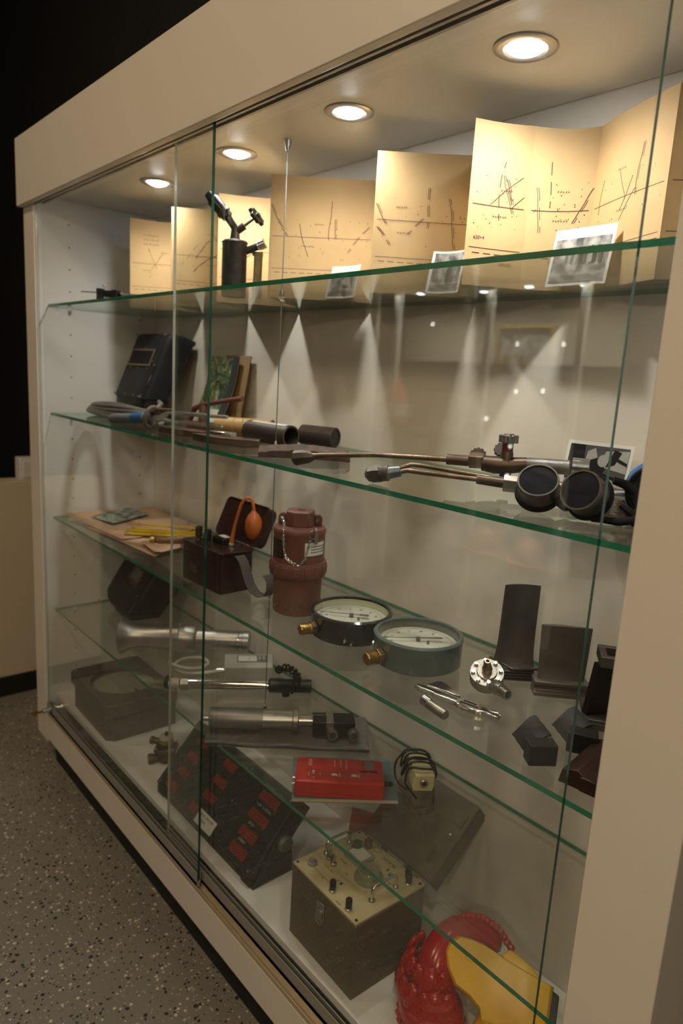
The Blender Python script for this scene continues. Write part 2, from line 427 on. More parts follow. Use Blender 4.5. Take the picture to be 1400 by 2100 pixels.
# downlights in the case ceiling
SPOT_W = 14.5
def downlight(x, label):
    t = thing('downlight', label, 'lamp', (x, 0.137, CEIL), group='recessed downlights in the case ceiling')
    obj('bezel', G().lathe([(0.028, -0.0005), (0.044, -0.0005), (0.044, -0.002), (0.040, -0.0042), (0.031, -0.0035), (0.028, -0.0005)], 40), nickel, t)
    obj('reflector', G().lathe([(0.0275, -0.0006), (0.0285, -0.0006), (0.0285, -0.0003), (0.0275, -0.0003)], 32), steel, t)
    obj('bulb', G().lathe([(0, -0.0100), (0.012, -0.0090), (0.022, -0.0052), (0.0268, -0.0006), (0.0268, -0.0003), (0, -0.0003)], 32), emit('led_lens', (0.95, 0.97, 1.0), 70.0), t)
    d = bpy.data.lights.new('downlight_beam', 'SPOT'); d.energy = SPOT_W; d.color = (1.0, 0.955, 0.88)
    d.spot_size = R(160); d.spot_blend = 1.0; d.shadow_soft_size = 0.022
    o = bpy.data.objects.new('downlight_beam', d); C.objects.link(o); o.parent = t; o.location = (0, 0, -0.008)
for x, w in ((0.434, 'above the small black rod instrument'), (0.815, 'above the blowlamp'), (1.185, 'just right of the steel suspension cable'), (1.555, 'nearest the right pillar, largest in view')):
    downlight(x, 'round recessed downlight with nickel ring ' + w)
# steel suspension cable with its clamps
cb = thing('suspension_cable', 'thin twisted steel cable hanging from the case ceiling through the shelves', 'cable', (0.977, 0.155, S4))
ztop = CEIL - S4
obj('wire', G().cyl((0, 0, 0.0), (0, 0, ztop - 0.02), 0.0011, n=8), pm('wire_rope', (0.35, 0.34, 0.32), 0.35, 0.9, col2=(0.12, 0.12, 0.11), scale=900, amt=0.9), cb)
obj('ceiling_fitting', G().lathe([(0, ztop - 0.0005), (0.0075, ztop - 0.0005), (0.0072, ztop - 0.006), (0.0035, ztop - 0.022), (0.0012, ztop - 0.024)], 18), nickel, cb)
for z in (S1, S2, S3):
    obj('shelf_clamp', G().lathe([(0.0012, z - S4 + 0.001 - 0.009), (0.008, z - S4 - 0.0095), (0.0082, z - S4 - 0.012), (0.0045, z - S4 - 0.0135), (0.0012, z - S4 - 0.0138)], 18).lathe([(0.0055, z - S4 + 0.0003), (0.0055, z - S4 + 0.003), (0.0025, z - S4 + 0.016), (0.0012, z - S4 + 0.0165)], 18), nickel, cb)
obj('end_fitting', G().lathe([(0, 0.0003), (0.0062, 0.0003), (0.0062, 0.006), (0.0035, 0.026), (0.0012, 0.028)], 18), nickel, cb)
# ============================================================ SHELF 1 : folded map, photographs, blowlamp, rod gauge
map_paper = pm('aged_map_paper', (0.63, 0.44, 0.215), 0.75, col2=(0.54, 0.36, 0.16), scale=14, amt=0.7, bump=0.08, bscale=120)
map_ink = pm('burgundy_map_ink', (0.10, 0.028, 0.028), 0.7)
folds = [(0.202, 0.166), (0.320, 0.334), (0.438, 0.176), (0.555, 0.334), (0.673, 0.178), (0.790, 0.334), (0.912, 0.163), (1.057, 0.332),
         (1.202, 0.197), (1.330, 0.335), (1.439, 0.183), (1.489, 0.271), (1.568, 0.336), (1.725, 0.255), (1.835, 0.332)]
mp_ = thing('folded_map', 'long yellowed paper map folded zigzag and standing open on the topmost shelf', 'map', (1.0, 0.25, S1))
MH = 0.25
def map_panel(i):
    a, b = Vector(folds[i] + (0,)), Vector(folds[i + 1] + (0,))
    d = b - a; n = Vector((d.y, -d.x, 0)).normalized(); L_ = d.length
    off = Vector((1.0, 0.25, 0)); rnd = random.Random(40 + i)
    bow = rnd.uniform(-0.006, 0.006); dip = rnd.uniform(0.0, 0.006)
    def pos(u, v, o=0.0):
        p = a + d * u + n * (bow * math.sin(math.pi * u) * (0.4 + 0.6 * v) + o) - off
        return (p.x, p.y, 0.0006 + v * (MH - dip * math.sin(math.pi * u)))
    g = G().sheet([[pos(u / 8, v / 6) for u in range(9)] for v in range(7)], 0.0004)
    pa = obj('map_panel', g, map_paper, mp_)
    k = G()
    def line(pts, w=0.0009, dash=0, gap=0):
        w *= 1.35
        # pts in metres (along panel, up); sampled so that the ribbon follows the bowed paper
        seq = []
        for (x0, y0), (x1, y1) in zip(pts, pts[1:]):
            m = max(1, int(math.hypot(x1 - x0, y1 - y0) / 0.006))
            for q in range(m): seq.append((x0 + (x1 - x0) * q / m, y0 + (y1 - y0) * q / m))
        seq.append(pts[-1])
        run = 0
        for (x0, y0), (x1, y1) in zip(seq, seq[1:]):
            run += 1
            if dash and (run % (dash + gap)) >= dash: continue
            ln = math.hypot(x1 - x0, y1 - y0)
            if ln < 1e-6: continue
            nx, ny = -(y1 - y0) / ln * w / 2, (x1 - x0) / ln * w / 2
            q = [(x0 + nx, y0 + ny), (x0 - nx, y0 - ny), (x1 - nx, y1 - ny), (x1 + nx, y1 + ny)]
            if min(c[0] for c in q) < 0.001 or max(c[0] for c in q) > L_ - 0.001 or max(c[1] for c in q) > MH - 0.008: continue
            k.add([pos(cx / L_, cy / MH, 0.0005) for cx, cy in q], [(0, 1, 2, 3)])
    def dot(x, y, r=0.0009):
        if not (0.003 < x < L_ - 0.003 and 0.003 < y < MH - 0.01): return
        k.add([pos((x + r * math.cos(t)) / L_, (y + r * math.sin(t)) / MH, 0.0005) for t in (0, 1.26, 2.5, 3.77, 5.03)], [(0, 1, 2, 3, 4)])
    # the two surveyed lines that run through every panel
    s0, s1_ = 0.128 + 0.004 * math.sin(i), 0.128 + 0.004 * math.sin(i + 1)
    line([(0, s0), (L_, s1_)], 0.0008)
    line([(0, s0 - 0.066), (L_, s1_ - 0.066)], 0.0007); line([(0, s0 - 0.074), (L_, s1_ - 0.074)], 0.0008, 2, 1)
    # tracks, ditches and field edges
    for q in range(rnd.randint(3, 5)):
        x, y = rnd.uniform(0.02, L_ - 0.02), rnd.uniform(0.085, 0.13); an = rnd.choice((50, 58, 118, 128, 95)) + rnd.uniform(-8, 8)
        pts = [(x, y)]
        for z in range(rnd.randint(4, 9)):
            an += rnd.uniform(-7, 7); x += 0.010 * math.cos(R(an)); y += 0.010 * math.sin(R(an)); pts.append((x, y))
        if y < 0.215:
            line(pts, rnd.choice((0.0007, 0.001)), *rnd.choice(((0, 0), (2, 1), (0, 0))))
            if rnd.random() < 0.5: line([(c + 0.003, e) for c, e in pts], 0.0007, 2, 1)
    for q in range(rnd.randint(10, 34)): dot(rnd.uniform(0.01, L_ - 0.01), rnd.uniform(0.085, 0.17), rnd.uniform(0.0006, 0.0012))
    # small lettered names, as short pen strokes
    for (y, m) in ((0.108, 6), (0.043, 7), (rnd.uniform(0.14, 0.19), 5)):
        x = rnd.uniform(0.03, L_ * 0.5)
        for q in range(m):
            x += 0.0042
            line([(x, y), (x + rnd.uniform(-0.0015, 0.0015), y + 0.0032)], 0.0006); line([(x, y + 0.0016), (x + 0.002, y + rnd.uniform(0, 0.003))], 0.0006)
    if i == 10:
        for s_, x, y in (('165+20', 0.070, 0.036), ('620+4', 0.022, 0.075)):
            q = text_g(s_, 0.0075, T(0, 0, 0))
            k.add([pos((x + c[0]) / L_, (y + c[1]) / MH, 0.0006) for c in q.v], q.f)
    if i == 0:
        for r_ in range(3):
            x = 0.035
            for q in range(9):
                x += 0.005; line([(x, 0.205 - 0.012 * r_), (x + rnd.uniform(-0.002, 0.002), 0.211 - 0.012 * r_)], 0.0008)
    obj('ink_drawing', k, map_ink, pa, smooth=False)['kind'] = 'stuff'
for i in range(len(folds) - 1): map_panel(i)

def photo_mat(name, dark, light, scale, thr, stretch=None):
    m, t, N, L, b = nt(name)
    tc = N.new('ShaderNodeTexCoord'); mpn = N.new('ShaderNodeMapping'); mpn.inputs['Scale'].default_value = stretch or (1, 1, 1)
    L.new(tc.outputs['Object'], mpn.inputs['Vector'])
    no = N.new('ShaderNodeTexNoise'); no.inputs['Scale'].default_value = scale; no.inputs['Detail'].default_value = 5
    L.new(mpn.outputs[0], no.inputs['Vector'])
    rp = N.new('ShaderNodeValToRGB'); e = rp.color_ramp.elements
    e[0].position = thr - 0.12; e[0].color = dark + (1,); e[1].position = thr + 0.12; e[1].color = light + (1,)
    L.new(no.outputs['Fac'], rp.inputs[0]); L.new(rp.outputs[0], b.inputs['Base Color']); b.inputs['Roughness'].default_value = 0.6; b.inputs['Specular IOR Level'].default_value = 0.2
    return m
ph_a = photo_mat('photo_print_street', (0.06, 0.06, 0.055), (0.40, 0.39, 0.36), 45, 0.5)
ph_b = photo_mat('photo_print_trench', (0.07, 0.07, 0.065), (0.42, 0.41, 0.38), 60, 0.52, (1, 1, 0.3))
ph_c = photo_mat('photo_print_ground', (0.08, 0.08, 0.075), (0.42, 0.41, 0.38), 50, 0.47, (1, 1, 2))
g_dark = pm('print_black', (0.012, 0.012, 0.012), 0.6, spec=0.2); g_mid = pm('print_grey', (0.09, 0.088, 0.082), 0.6, spec=0.2); g_lt = pm('print_pale', (0.42, 0.41, 0.38), 0.6, spec=0.2)
def photo(label, bl, br, tl, pmat, border=0.006, marks=None, curl=0.0, pic_y=(0.0, 1.0)):
    """a photograph leaning back: bottom-left, bottom-right and top-left corner in world space"""
    bl, br, tl = Vector(bl), Vector(br), Vector(tl)
    ex = br - bl; ey = tl - bl; w, h = ex.length, ey.length
    ex.normalize(); ey = (ey - ex * ey.dot(ex)).normalized(); ez = ex.cross(ey)
    M = Matrix((ex, ey, ez)).transposed().to_4x4(); M.translation = bl
    t = thing('photograph', label, 'photograph'); t.matrix_world = M; t.rotation_mode = 'XYZ'
    t.location, t.rotation_euler = M.to_translation(), M.to_euler()
    f = lambda x, y: curl * (x / w - 0.5) ** 2
    obj('card', G().sheet([[(w * i / 6, h * j / 4, f(w * i / 6, 0)) for i in range(7)] for j in range(5)], 0.0005), paper, t)
    x0, x1, y0, y1 = border, w - border, border + h * pic_y[0], border + (h - 2 * border) * pic_y[1]
    pr = obj('print', G().sheet([[(x0 + (x1 - x0) * i / 6, y0 + (y1 - y0) * j / 4, 0.0006 + f(x0 + (x1 - x0) * i / 6, 0)) for i in range(7)] for j in range(5)]), pmat, t)
    for k, (poly, mt) in enumerate(marks or []):
        obj('print_shape', G().add([(x0 + (x1 - x0) * u, y0 + (y1 - y0) * v, 0.0008 + 0.00012 * k + f(x0 + (x1 - x0) * u, 0)) for u, v in poly], [tuple(range(len(poly)))]), mt, pr, smooth=False)
    return t
blob = lambda cx, cy, rx, ry, n=12: [(cx + rx * math.cos(2 * math.pi * i / n), cy + ry * math.sin(2 * math.pi * i / n)) for i in range(n)]
people = []
for k in range(8):
    x = 0.26 + 0.085 * k + (0.02 if k % 2 else 0); h = 0.34 + 0.03 * (k % 3)
    people.append(([(x - 0.03, 0.42), (x + 0.03, 0.42), (x + 0.034, 0.42 + h * 0.75), (x - 0.034, 0.42 + h * 0.75)], (g_dark, g_mid, g_lt)[k % 3]))
    people.append((blob(x, 0.42 + h * 0.86, 0.022, 0.045, 8), g_mid if k % 2 else g_lt))
photo('black and white photograph of a standing group of people leaning at the brightest map panel', (1.540, 0.268, S1 + 0.001), (1.646, 0.264, S1 + 0.001), (1.554, 0.284, S1 + 0.088), ph_c, 0.005, people, pic_y=(0, 0.86))
photo('small dark curled photograph between the second and third map panels from the right', (1.288, 0.262, S1 + 0.001), (1.356, 0.276, S1 + 0.001), (1.293, 0.285, S1 + 0.078), ph_b, 0.004,
      [(blob(0.30, 0.45, 0.05, 0.2), g_lt), (blob(0.55, 0.4, 0.06, 0.22), g_dark), (blob(0.8, 0.5, 0.05, 0.2), g_lt)], curl=0.02)
photo('pale curled photograph of buildings leaning just right of the suspension cable', (1.018, 0.242, S1 + 0.001), (1.098, 0.252, S1 + 0.001), (1.025, 0.262, S1 + 0.068), ph_a, 0.004,
      [([(0.1, 0.05), (0.42, 0.05), (0.42, 0.5), (0.1, 0.42)], g_mid), ([(0.5, 0.1), (0.62, 0.1), (0.62, 0.55), (0.5, 0.55)], g_dark), (blob(0.78, 0.4, 0.05, 0.25), g_lt)], curl=0.015, pic_y=(0, 0.72))

# blowlamp : local x runs to the right in view
bl = thing('blowlamp', 'dark iron blowlamp with tilted burner tube and hand wheel on the topmost shelf', 'blowlamp', (0.827, 0.130, S1), 49)
obj('tank', G().lathe([(0, 0.0005), (0.0262, 0.0005), (0.0272, 0.003), (0.0272, 0.112), (0.029, 0.116), (0.027, 0.119), (0.010, 0.123), (0, 0.123)], 32), iron, bl)
obj('neck', G().lathe([(0, 0.12), (0.012, 0.12), (0.0105, 0.128), (0.009, 0.140), (0.0095, 0.148), (0, 0.150)], 20), iron, bl)
bt = [(0.004, 0, 0.140), (-0.010, 0, 0.158), (-0.016, 0, 0.166), (-0.017, 0, 0.168), (-0.050, 0, 0.201), (-0.0505, 0, 0.202), (-0.062, 0, 0.214)]
obj('burner_tube', G().path(bt, [0.008, 0.008, 0.0085, 0.0125, 0.0150, 0.0125, 0.0085], 20), pm('blued_burner', (0.05, 0.048, 0.05), 0.28, 0.9, col2=(0.03, 0.028, 0.03), scale=50), bl)
obj('burner_collar', G().path([(-0.0235, 0, 0.1745), (-0.029, 0, 0.180)], 0.0158, 20), iron, bl, bevel=0.001)
obj('valve_stem', G().path([(0.004, 0, 0.140), (0.020, 0, 0.152), (0.0205, 0, 0.1525), (0.044, 0, 0.171)], [0.008, 0.0085, 0.0032, 0.0030], 14), iron, bl)
obj('hand_wheel', G().prism(gearpoly(0.020, 7, 0.0028), -0.004, 0.004, T(0.046, -0.002, 0.172) @ Ry(52) @ Rx(18)).cyl((0, 0, -0.006), (0, 0, 0.008), 0.006, n=14, M=T(0.046, -0.002, 0.172) @ Ry(52) @ Rx(18)), black, bl, bevel=0.001)
obj('pump_tube', G().path([(0.018, 0, 0.096), (0.052, -0.004, 0.111)], 0.0078, 18), iron, bl)
obj('pump_cap', G().path([(0.050, -0.004, 0.110), (0.054, -0.004, 0.112), (0.0545, -0.004, 0.1122), (0.068, -0.005, 0.118)], [0.0095, 0.0095, 0.0112, 0.0112], 20), steel, bl, bevel=0.001)
obj('handle', G().prism(rrect(-0.0095, 0.0095, -0.006, 0.006, 0.004), 0.0, 0.098, T(0.050, 0.012, 0.0005) @ Ry(1)).prism(rrect(-0.012, 0.012, -0.007, 0.007, 0.004), 0.092, 0.101, T(0.050, 0.012, 0.0005)), pm('olive_bakelite', (0.36, 0.30, 0.10), 0.3, col2=(0.16, 0.13, 0.05), scale=40, amt=0.8), bl, bevel=0.001)
obj('handle_arm', G().path([(0.020, 0, 0.104), (0.040, 0.012, 0.100), (0.046, 0.012, 0.098)], 0.004, 10), iron, bl)

# small rod gauge
rg = thing('rod_gauge', 'small black instrument on a thin steel rod at the left end of the topmost shelf', 'instrument', (0.30, 0.062, S1), 42)
obj('rod', G().cyl((-0.080, 0, 0.026), (0.090, 0, 0.024), 0.0018, n=10), steel, rg)
obj('body', G().box(-0.032, -0.016, -0.010, 0.010, 0.0005, 0.036).box(0.010, 0.028, -0.010, 0.010, 0.0005, 0.034).box(-0.017, 0.012, -0.007, 0.007, 0.014, 0.032), black, rg, bevel=0.0015)
obj('sleeve', G().cyl((0.028, 0, 0.026), (0.036, 0, 0.026), 0.008, n=16).box(0.018, 0.046, -0.006, 0.006, 0.0005, 0.012), black, rg, bevel=0.001)
obj('thumbscrew', G().cyl((-0.012, 0, 0.032), (-0.012, 0, 0.042), 0.002, n=10).cyl((-0.012, 0, 0.041), (-0.012, 0, 0.046), 0.0055, n=14).cyl((-0.010, -0.004, 0.001), (-0.010, -0.004, 0.014), 0.005, n=12), steel, rg)

# ============================================================ SHELF 2 : welding tools
fibre = pm('black_fibre_board', (0.015, 0.015, 0.016), 0.5, spec=0.16, col2=(0.010, 0.010, 0.011), scale=18, amt=0.7, bump=0.12, bscale=120)
fibre_b = pm('brown_fibre_board', (0.016, 0.0125, 0.010), 0.5, spec=0.25, col2=(0.010, 0.008, 0.0065), scale=14, amt=0.8, bump=0.12, bscale=120)
worn = pm('worn_tan_edge', (0.22, 0.16, 0.09), 0.7, col2=(0.08, 0.06, 0.04), scale=90, amt=0.9)
def welding_mask(label, loc, rz, tilt, w, h, d, mat, win, chin, round_=0.0, lens=None):
    t = thing('welding_mask', label, 'welding mask', loc, 0, rot=(0, 0, R(rz)))
    M = Rx(-tilt)
    def sec(z, ww, dd, y0):
        r = 0.018
        pts = [(-ww / 2 - 0.008, dd), (-ww / 2 - 0.004, dd * 0.5), (-ww / 2, r)]
        pts += [(-ww / 2 + r - r * math.cos(R(a)), r - r * math.sin(R(a))) for a in (30, 60, 90)]
        pts += [(-ww / 6, 0), (ww / 6, 0)]
        pts += [(ww / 2 - r + r * math.sin(R(a)), r - r * math.cos(R(a))) for a in (0, 30, 60)]
        pts += [(ww / 2, r), (ww / 2 + 0.004, dd * 0.5), (ww / 2 + 0.008, dd)]
        return [(x, y + y0, z) for x, y in pts]
    rows = []
    for v in (0, 0.06, 0.14, 0.25, 0.5, 0.75, 0.94):
        k_ = max(0.0, 1 - v / 0.30)
        s_ = sec(h * v, w * (0.97 + 0.03 * v) * (1 - round_ * 0.42 * k_ ** 2), d * (0.86 + 0.14 * v), round_ * 0.028 * k_ ** 2)
        rows.append([(x, y, z + y * math.tan(R(tilt)) * max(0.0, 1 - 1.4 * v)) for x, y, z in s_])     # lower edge stays level when tipped
    rows.append(sec(h * 0.985, w * 0.995, d, 0.006)); 
    for q in range(1, 6):
        a = q / 5; rows.append([(x * (1 - 0.06 * a), 0.012 + (y - 0.0) * (1 - a) + d * 0.98 * a if False else max(y, d * 0.98 * a + 0.006), h * (0.985 + 0.055 * math.sin(math.pi * a * 0.55))) for x, y, z in rows[7]])
    shell = G().sheet([[tuple(M @ Vector(p)) for p in r] for r in rows], 0.0028)
    obj('shell', shell, mat, t, ang=50)
    cz = chin
    lo = [[(x * 0.97, y + 0.004 + 0.30 * (cz * q / 3), -cz * q / 3 + (y + 0.004 + 0.10 * cz * q) * math.tan(R(tilt))) for x, y, z in rows[0]] for q in range(4)]
    obj('chin_piece', G().sheet([[tuple(M @ Vector(p)) for p in r] for r in lo], 0.0026), fibre_b, t, ang=50)
    u0, u1, v0, v1 = win
    x0, x1, z0, z1 = (u0 - 0.5) * w, (u1 - 0.5) * w, v0 * h, v1 * h; e = 0.006
    fr = G().box(x0 - e, x1 + e, -0.005, -0.0005, z0 - e, z0, M).box(x0 - e, x1 + e, -0.005, -0.0005, z1, z1 + e, M).box(x0 - e, x0, -0.005, -0.0005, z0, z1, M).box(x1, x1 + e, -0.005, -0.0005, z0, z1, M)
    obj('window_frame', fr, pm('bronze_window_frame', (0.17, 0.115, 0.07), 0.45, 0.5), t, bevel=0.0008)
    obj('filter_glass', G().box(x0, x1, -0.0035, -0.001, z0, z1, M), lens or pm('dark_filter_glass', (0.003, 0.003, 0.003), 0.5, spec=0.1), t)
    for (x, z) in ((x0 - 0.012, z0 + 0.01), (x1 + 0.012, z0 + 0.012), (x0 + 0.02, z0 - 0.012), ((x0 + x1) / 2, z0 - 0.012), (x1 - 0.01, z0 - 0.012), ((x0 + x1) / 2, z1 + 0.012), (w * 0.40, 0.012), (-w * 0.1, 0.008), (w * 0.16, 0.008), (w * 0.44, h * 0.5)):
        obj('rivet', G().ball((0, 0, 0), (0.0028, 0.0014, 0.0028), 10, 6, M @ T(x, -0.001, z)), brass, t)
    ed = G()
    for (x, z, sx, sz) in ((-w * 0.47, h * 0.965, 0.012, 0.004), (w * 0.40, h * 0.955, 0.020, 0.005), (w * 0.36, 0.006, 0.026, 0.006), (-w * 0.46, 0.006, 0.012, 0.005), (w * 0.462, 0.06, 0.003, 0.03)):
        ed.ball((0, 0, 0), (sx * 0.6, 0.0011, sz * 0.6), 10, 6, M @ T(x, -0.0006, z))
    obj('worn_patch', ed, worn, t)['kind'] = 'stuff'
    return t
welding_mask('black welding mask with an empty looking dark window leaning back on a cable coil', (0.160, 0.176, S2 + 0.062), -3, 22, 0.25, 0.215, 0.080, fibre, (0.16, 0.80, 0.50, 0.70), 0.062)

cab = pm('grey_rubber_cable', (0.16, 0.145, 0.125), 0.55, col2=(0.10, 0.09, 0.08), scale=40, bump=0.1, bscale=300)
cc = thing('cable_coil', 'flat coil of grey brown welding cable under the black mask', 'cable', (0.27, 0.112, S2))
pts = []; turns = 4
for i in range(turns * 36):
    a = 2 * math.pi * i / 36; k = i / 36
    pts.append(((0.225 - 0.012 * k) * math.cos(a), (0.050 - 0.003 * k) * math.sin(a) + 0.004 * math.sin(3 * a), 0.0065 + 0.0085 * k + 0.003 * math.sin(2 * a + k)))
pts += [(0.16, 0.03, 0.045), (0.155, 0.045, 0.058), (0.13, 0.05, 0.062)]
obj('cable', G().path(pts, 0.0060, 10), cab, cc)
eh = thing('electrode_holder', 'welding electrode holder with worn blue handle and two grey jaws', 'electrode holder', (0.390, 0.030, S2), math.degrees(math.atan2(0.125, 0.385)))
ehb = pm('worn_blue_grip', (0.075, 0.10, 0.14), 0.6, col2=(0.20, 0.19, 0.17), scale=25, amt=0.9, bump=0.15, bscale=250)
obj('grip', G().path([(0, 0, 0.014), (0.006, 0, 0.0145), (0.08, 0, 0.022), (0.14, 0, 0.027), (0.145, 0, 0.0275)], [0.011, 0.0132, 0.0132, 0.0140, 0.011], 20), ehb, eh)
obj('blue_band', G().path([(0.085, 0, 0.0224), (0.125, 0, 0.0258)], 0.0142, 20), pm('blue_tape', (0.02, 0.09, 0.22), 0.5), eh)
obj('guard', G().path([(0.150 + 0.007 * math.cos(a), 0.022 * math.sin(a), 0.030 + 0.026 * math.cos(a)) for a in [2 * math.pi * i / 24 for i in range(24)]], 0.0055, 10, closed=True), pm('fibre_guard', (0.12, 0.09, 0.07), 0.6), eh)
obj('jaw', G().path([(0.14, 0, 0.029), (0.19, 0, 0.035), (0.21, 0, 0.0485), (0.26, 0.003, 0.0475), (0.40, 0.006, 0.050)], [0.009, 0.010, 0.006, 0.0055, 0.0045], 12), steel, eh)
obj('jaw', G().path([(0.17, 0, 0.033), (0.21, 0, 0.026), (0.24, 0.002, 0.024), (0.385, 0.004, 0.027)], [0.008, 0.0055, 0.005, 0.004], 12), steel, eh)
obj('spring_lever', G().path([(0.15, -0.004, 0.04), (0.18, -0.005, 0.052), (0.23, -0.005, 0.054)], [0.004, 0.005, 0.003], 10), rust, eh)

art = bpy.data.materials.new('magazine_cover_print'); art.use_nodes = True
_t = art.node_tree; _N, _L = _t.nodes, _t.links; _b = _N['Principled BSDF']
_tc = _N.new('ShaderNodeTexCoord'); _w = _N.new('ShaderNodeTexNoise'); _w.inputs['Scale'].default_value = 16; _w.inputs['Distortion'].default_value = 2.2
_L.new(_tc.outputs['Object'], _w.inputs['Vector']); _rp = _N.new('ShaderNodeValToRGB'); _cr = _rp.color_ramp
_cr.elements[0].position = 0.30; _cr.elements[0].color = (0.012, 0.016, 0.012, 1); _cr.elements[1].position = 0.70; _cr.elements[1].color = (0.70, 0.71, 0.62, 1)
for pz, cl in ((0.42, (0.02, 0.05, 0.02, 1)), (0.49, (0.16, 0.30, 0.08, 1)), (0.54, (0.03, 0.04, 0.035, 1)), (0.58, (0.50, 0.52, 0.20, 1)), (0.63, (0.14, 0.18, 0.20, 1))):
    e = _cr.elements.new(pz); e.color = cl
_L.new(_w.outputs['Fac'], _rp.inputs[0]); _L.new(_rp.outputs[0], _b.inputs['Base Color']); _b.inputs['Roughness'].default_value = 0.25
mg = thing('magazine', 'glossy magazine with a green and black abstract cover leaning beside the welding mask', 'magazine', (0.49, 0.258, S2), 0)
def lean(bx0, bx1, tx0, tx1, y0, y1, z1, th, bend=0.0, n=8):
    return G().sheet([[(bx0 + (bx1 - bx0) * i / n + (tx0 - bx0) * j / n, y0 + (y1 - y0) * j / n + bend * math.sin(math.pi * j / n), 0.001 + z1 * j / n) for i in range(n + 1)] for j in range(n + 1)], th)
obj('cover', lean(-0.085, 0.065, -0.075, 0.07, 0, 0.060, 0.195, 0.0015, 0.012), art, mg)
obj('pages', lean(-0.083, 0.063, -0.073, 0.068, 0.0025, 0.0625, 0.193, 0.004, 0.012), paper, mg)
obj('spine_strip', lean(0.035, 0.066, 0.045, 0.072, -0.0016, 0.0584, 0.195, 0.001, 0.012), pm('dark_spine_print', (0.02, 0.025, 0.02), 0.3), mg)
bd = tag(obj('fibre_board', lean(-0.075, 0.055, -0.065, 0.063, 0, 0.030, 0.200, 0.003), pm('tan_hardboard', (0.34, 0.22, 0.11), 0.6, col2=(0.26, 0.165, 0.08), scale=30, bump=0.1), loc=(0.535, 0.302, S2)), 'tan hardboard sheet leaning behind the green magazine', 'board')
br = thing('bench_clamp', 'small red brown iron tool with a slanting lever behind the electrode holder jaws', 'tool', (0.575, 0.205, S2), 25)
redbrown = pm('red_brown_paint', (0.15, 0.045, 0.032), 0.42, 0.2, col2=(0.08, 0.03, 0.025), scale=40, amt=0.8, bump=0.1)
obj('base', G().prism(rrect(-0.05, 0.03, -0.014, 0.014, 0.006), 0.0005, 0.022), redbrown, br, bevel=0.002)
obj('post', G().lathe([(0, 0.02), (0.016, 0.02), (0.013, 0.035), (0.0125, 0.060), (0.010, 0.066), (0, 0.067)], 20), redbrown, br)
obj('lever', G().path([(-0.045, 0, 0.024), (-0.03, 0, 0.055), (0.0, 0, 0.068), (0.05, 0, 0.078), (0.10, 0, 0.088), (0.118, 0, 0.091)], [0.009, 0.010, 0.009, 0.0075, 0.008, 0.009], 14, flat=0.8), redbrown, br)
wt = thing('wooden_roll', 'tan turned wooden tube with burnt rings lying behind the pipe stub', 'tube', (0.640, 0.205, S2), 38)
tanw = pm('tan_wood', (0.40, 0.25, 0.09), 0.45, col2=(0.30, 0.18, 0.065), scale=30, stretch=(1, 8, 8))
prof = [(0, 0), (0.019, 0), (0.021, 0.004), (0.021, 0.05), (0.0195, 0.052), (0.021, 0.054), (0.021, 0.075), (0.0195, 0.077), (0.021, 0.079), (0.021, 0.10), (0.0195, 0.102), (0.021, 0.104), (0.021, 0.148), (0.017, 0.152), (0, 0.152)]
obj('roll', G().lathe(prof, 24, T(0, 0, 0.0218) @ Ry(90)), tanw, wt)
obj('dark_end', G().lathe([(0.0172, 0.150), (0.0212, 0.1495), (0.0212, 0.153), (0.0172, 0.153)], 24, T(0, 0, 0.0218) @ Ry(90)), ink, wt)

def flat_piece(label, loc, rz, poly, th, mat, tops=None):
    t = thing('cut_steel_piece', label, 'metal piece', loc, rz)
    obj('plate', G().prism(poly, 0.0005, th), mat, t, bevel=0.0012)
    return t
brown_steel = pm('brown_cut_steel', (0.15, 0.092, 0.064), 0.40, 0.6, col2=(0.08, 0.052, 0.038), scale=45, amt=0.9, bump=0.15, bscale=150)
a_ = flat_piece('flat brown steel plate with a polished end, left of the bent steel piece', (0.690, 0.085, S2), 8, [(-0.075, -0.022), (0.012, -0.026), (0.022, -0.018), (0.085, -0.014), (0.085, 0.014), (0.02, 0.02), (-0.07, 0.02)], 0.016, brown_steel)
obj('polished_face', G().prism([(-0.072, -0.019), (0.005, -0.022), (0.010, 0.014), (-0.066, 0.016)], 0.0162, 0.0168), steel, a_)
b_ = thing('cut_steel_piece', 'bent brown steel piece curving toward the pipe stub', 'metal piece', (0.865, 0.075, S2), 22)
obj('bent_plate', G().prism(arc(0.02, 0.16, 0.186, 242, 300, 10) + arc(0.02, 0.16, 0.150, 300, 242, 10), 0.0005, 0.017), brown_steel, b_, bevel=0.0015)
obj('polished_face', G().prism(arc(0.02, 0.16, 0.183, 278, 299, 6) + arc(0.02, 0.16, 0.153, 299, 278, 6), 0.0172, 0.0178), steel, b_)
c_ = flat_piece('small polished steel offcut tucked in front of the tan wooden tube', (0.760, 0.150, S2), 30, [(-0.03, -0.012), (0.032, -0.014), (0.036, 0.006), (0.0, 0.014), (-0.03, 0.012)], 0.015, steel)

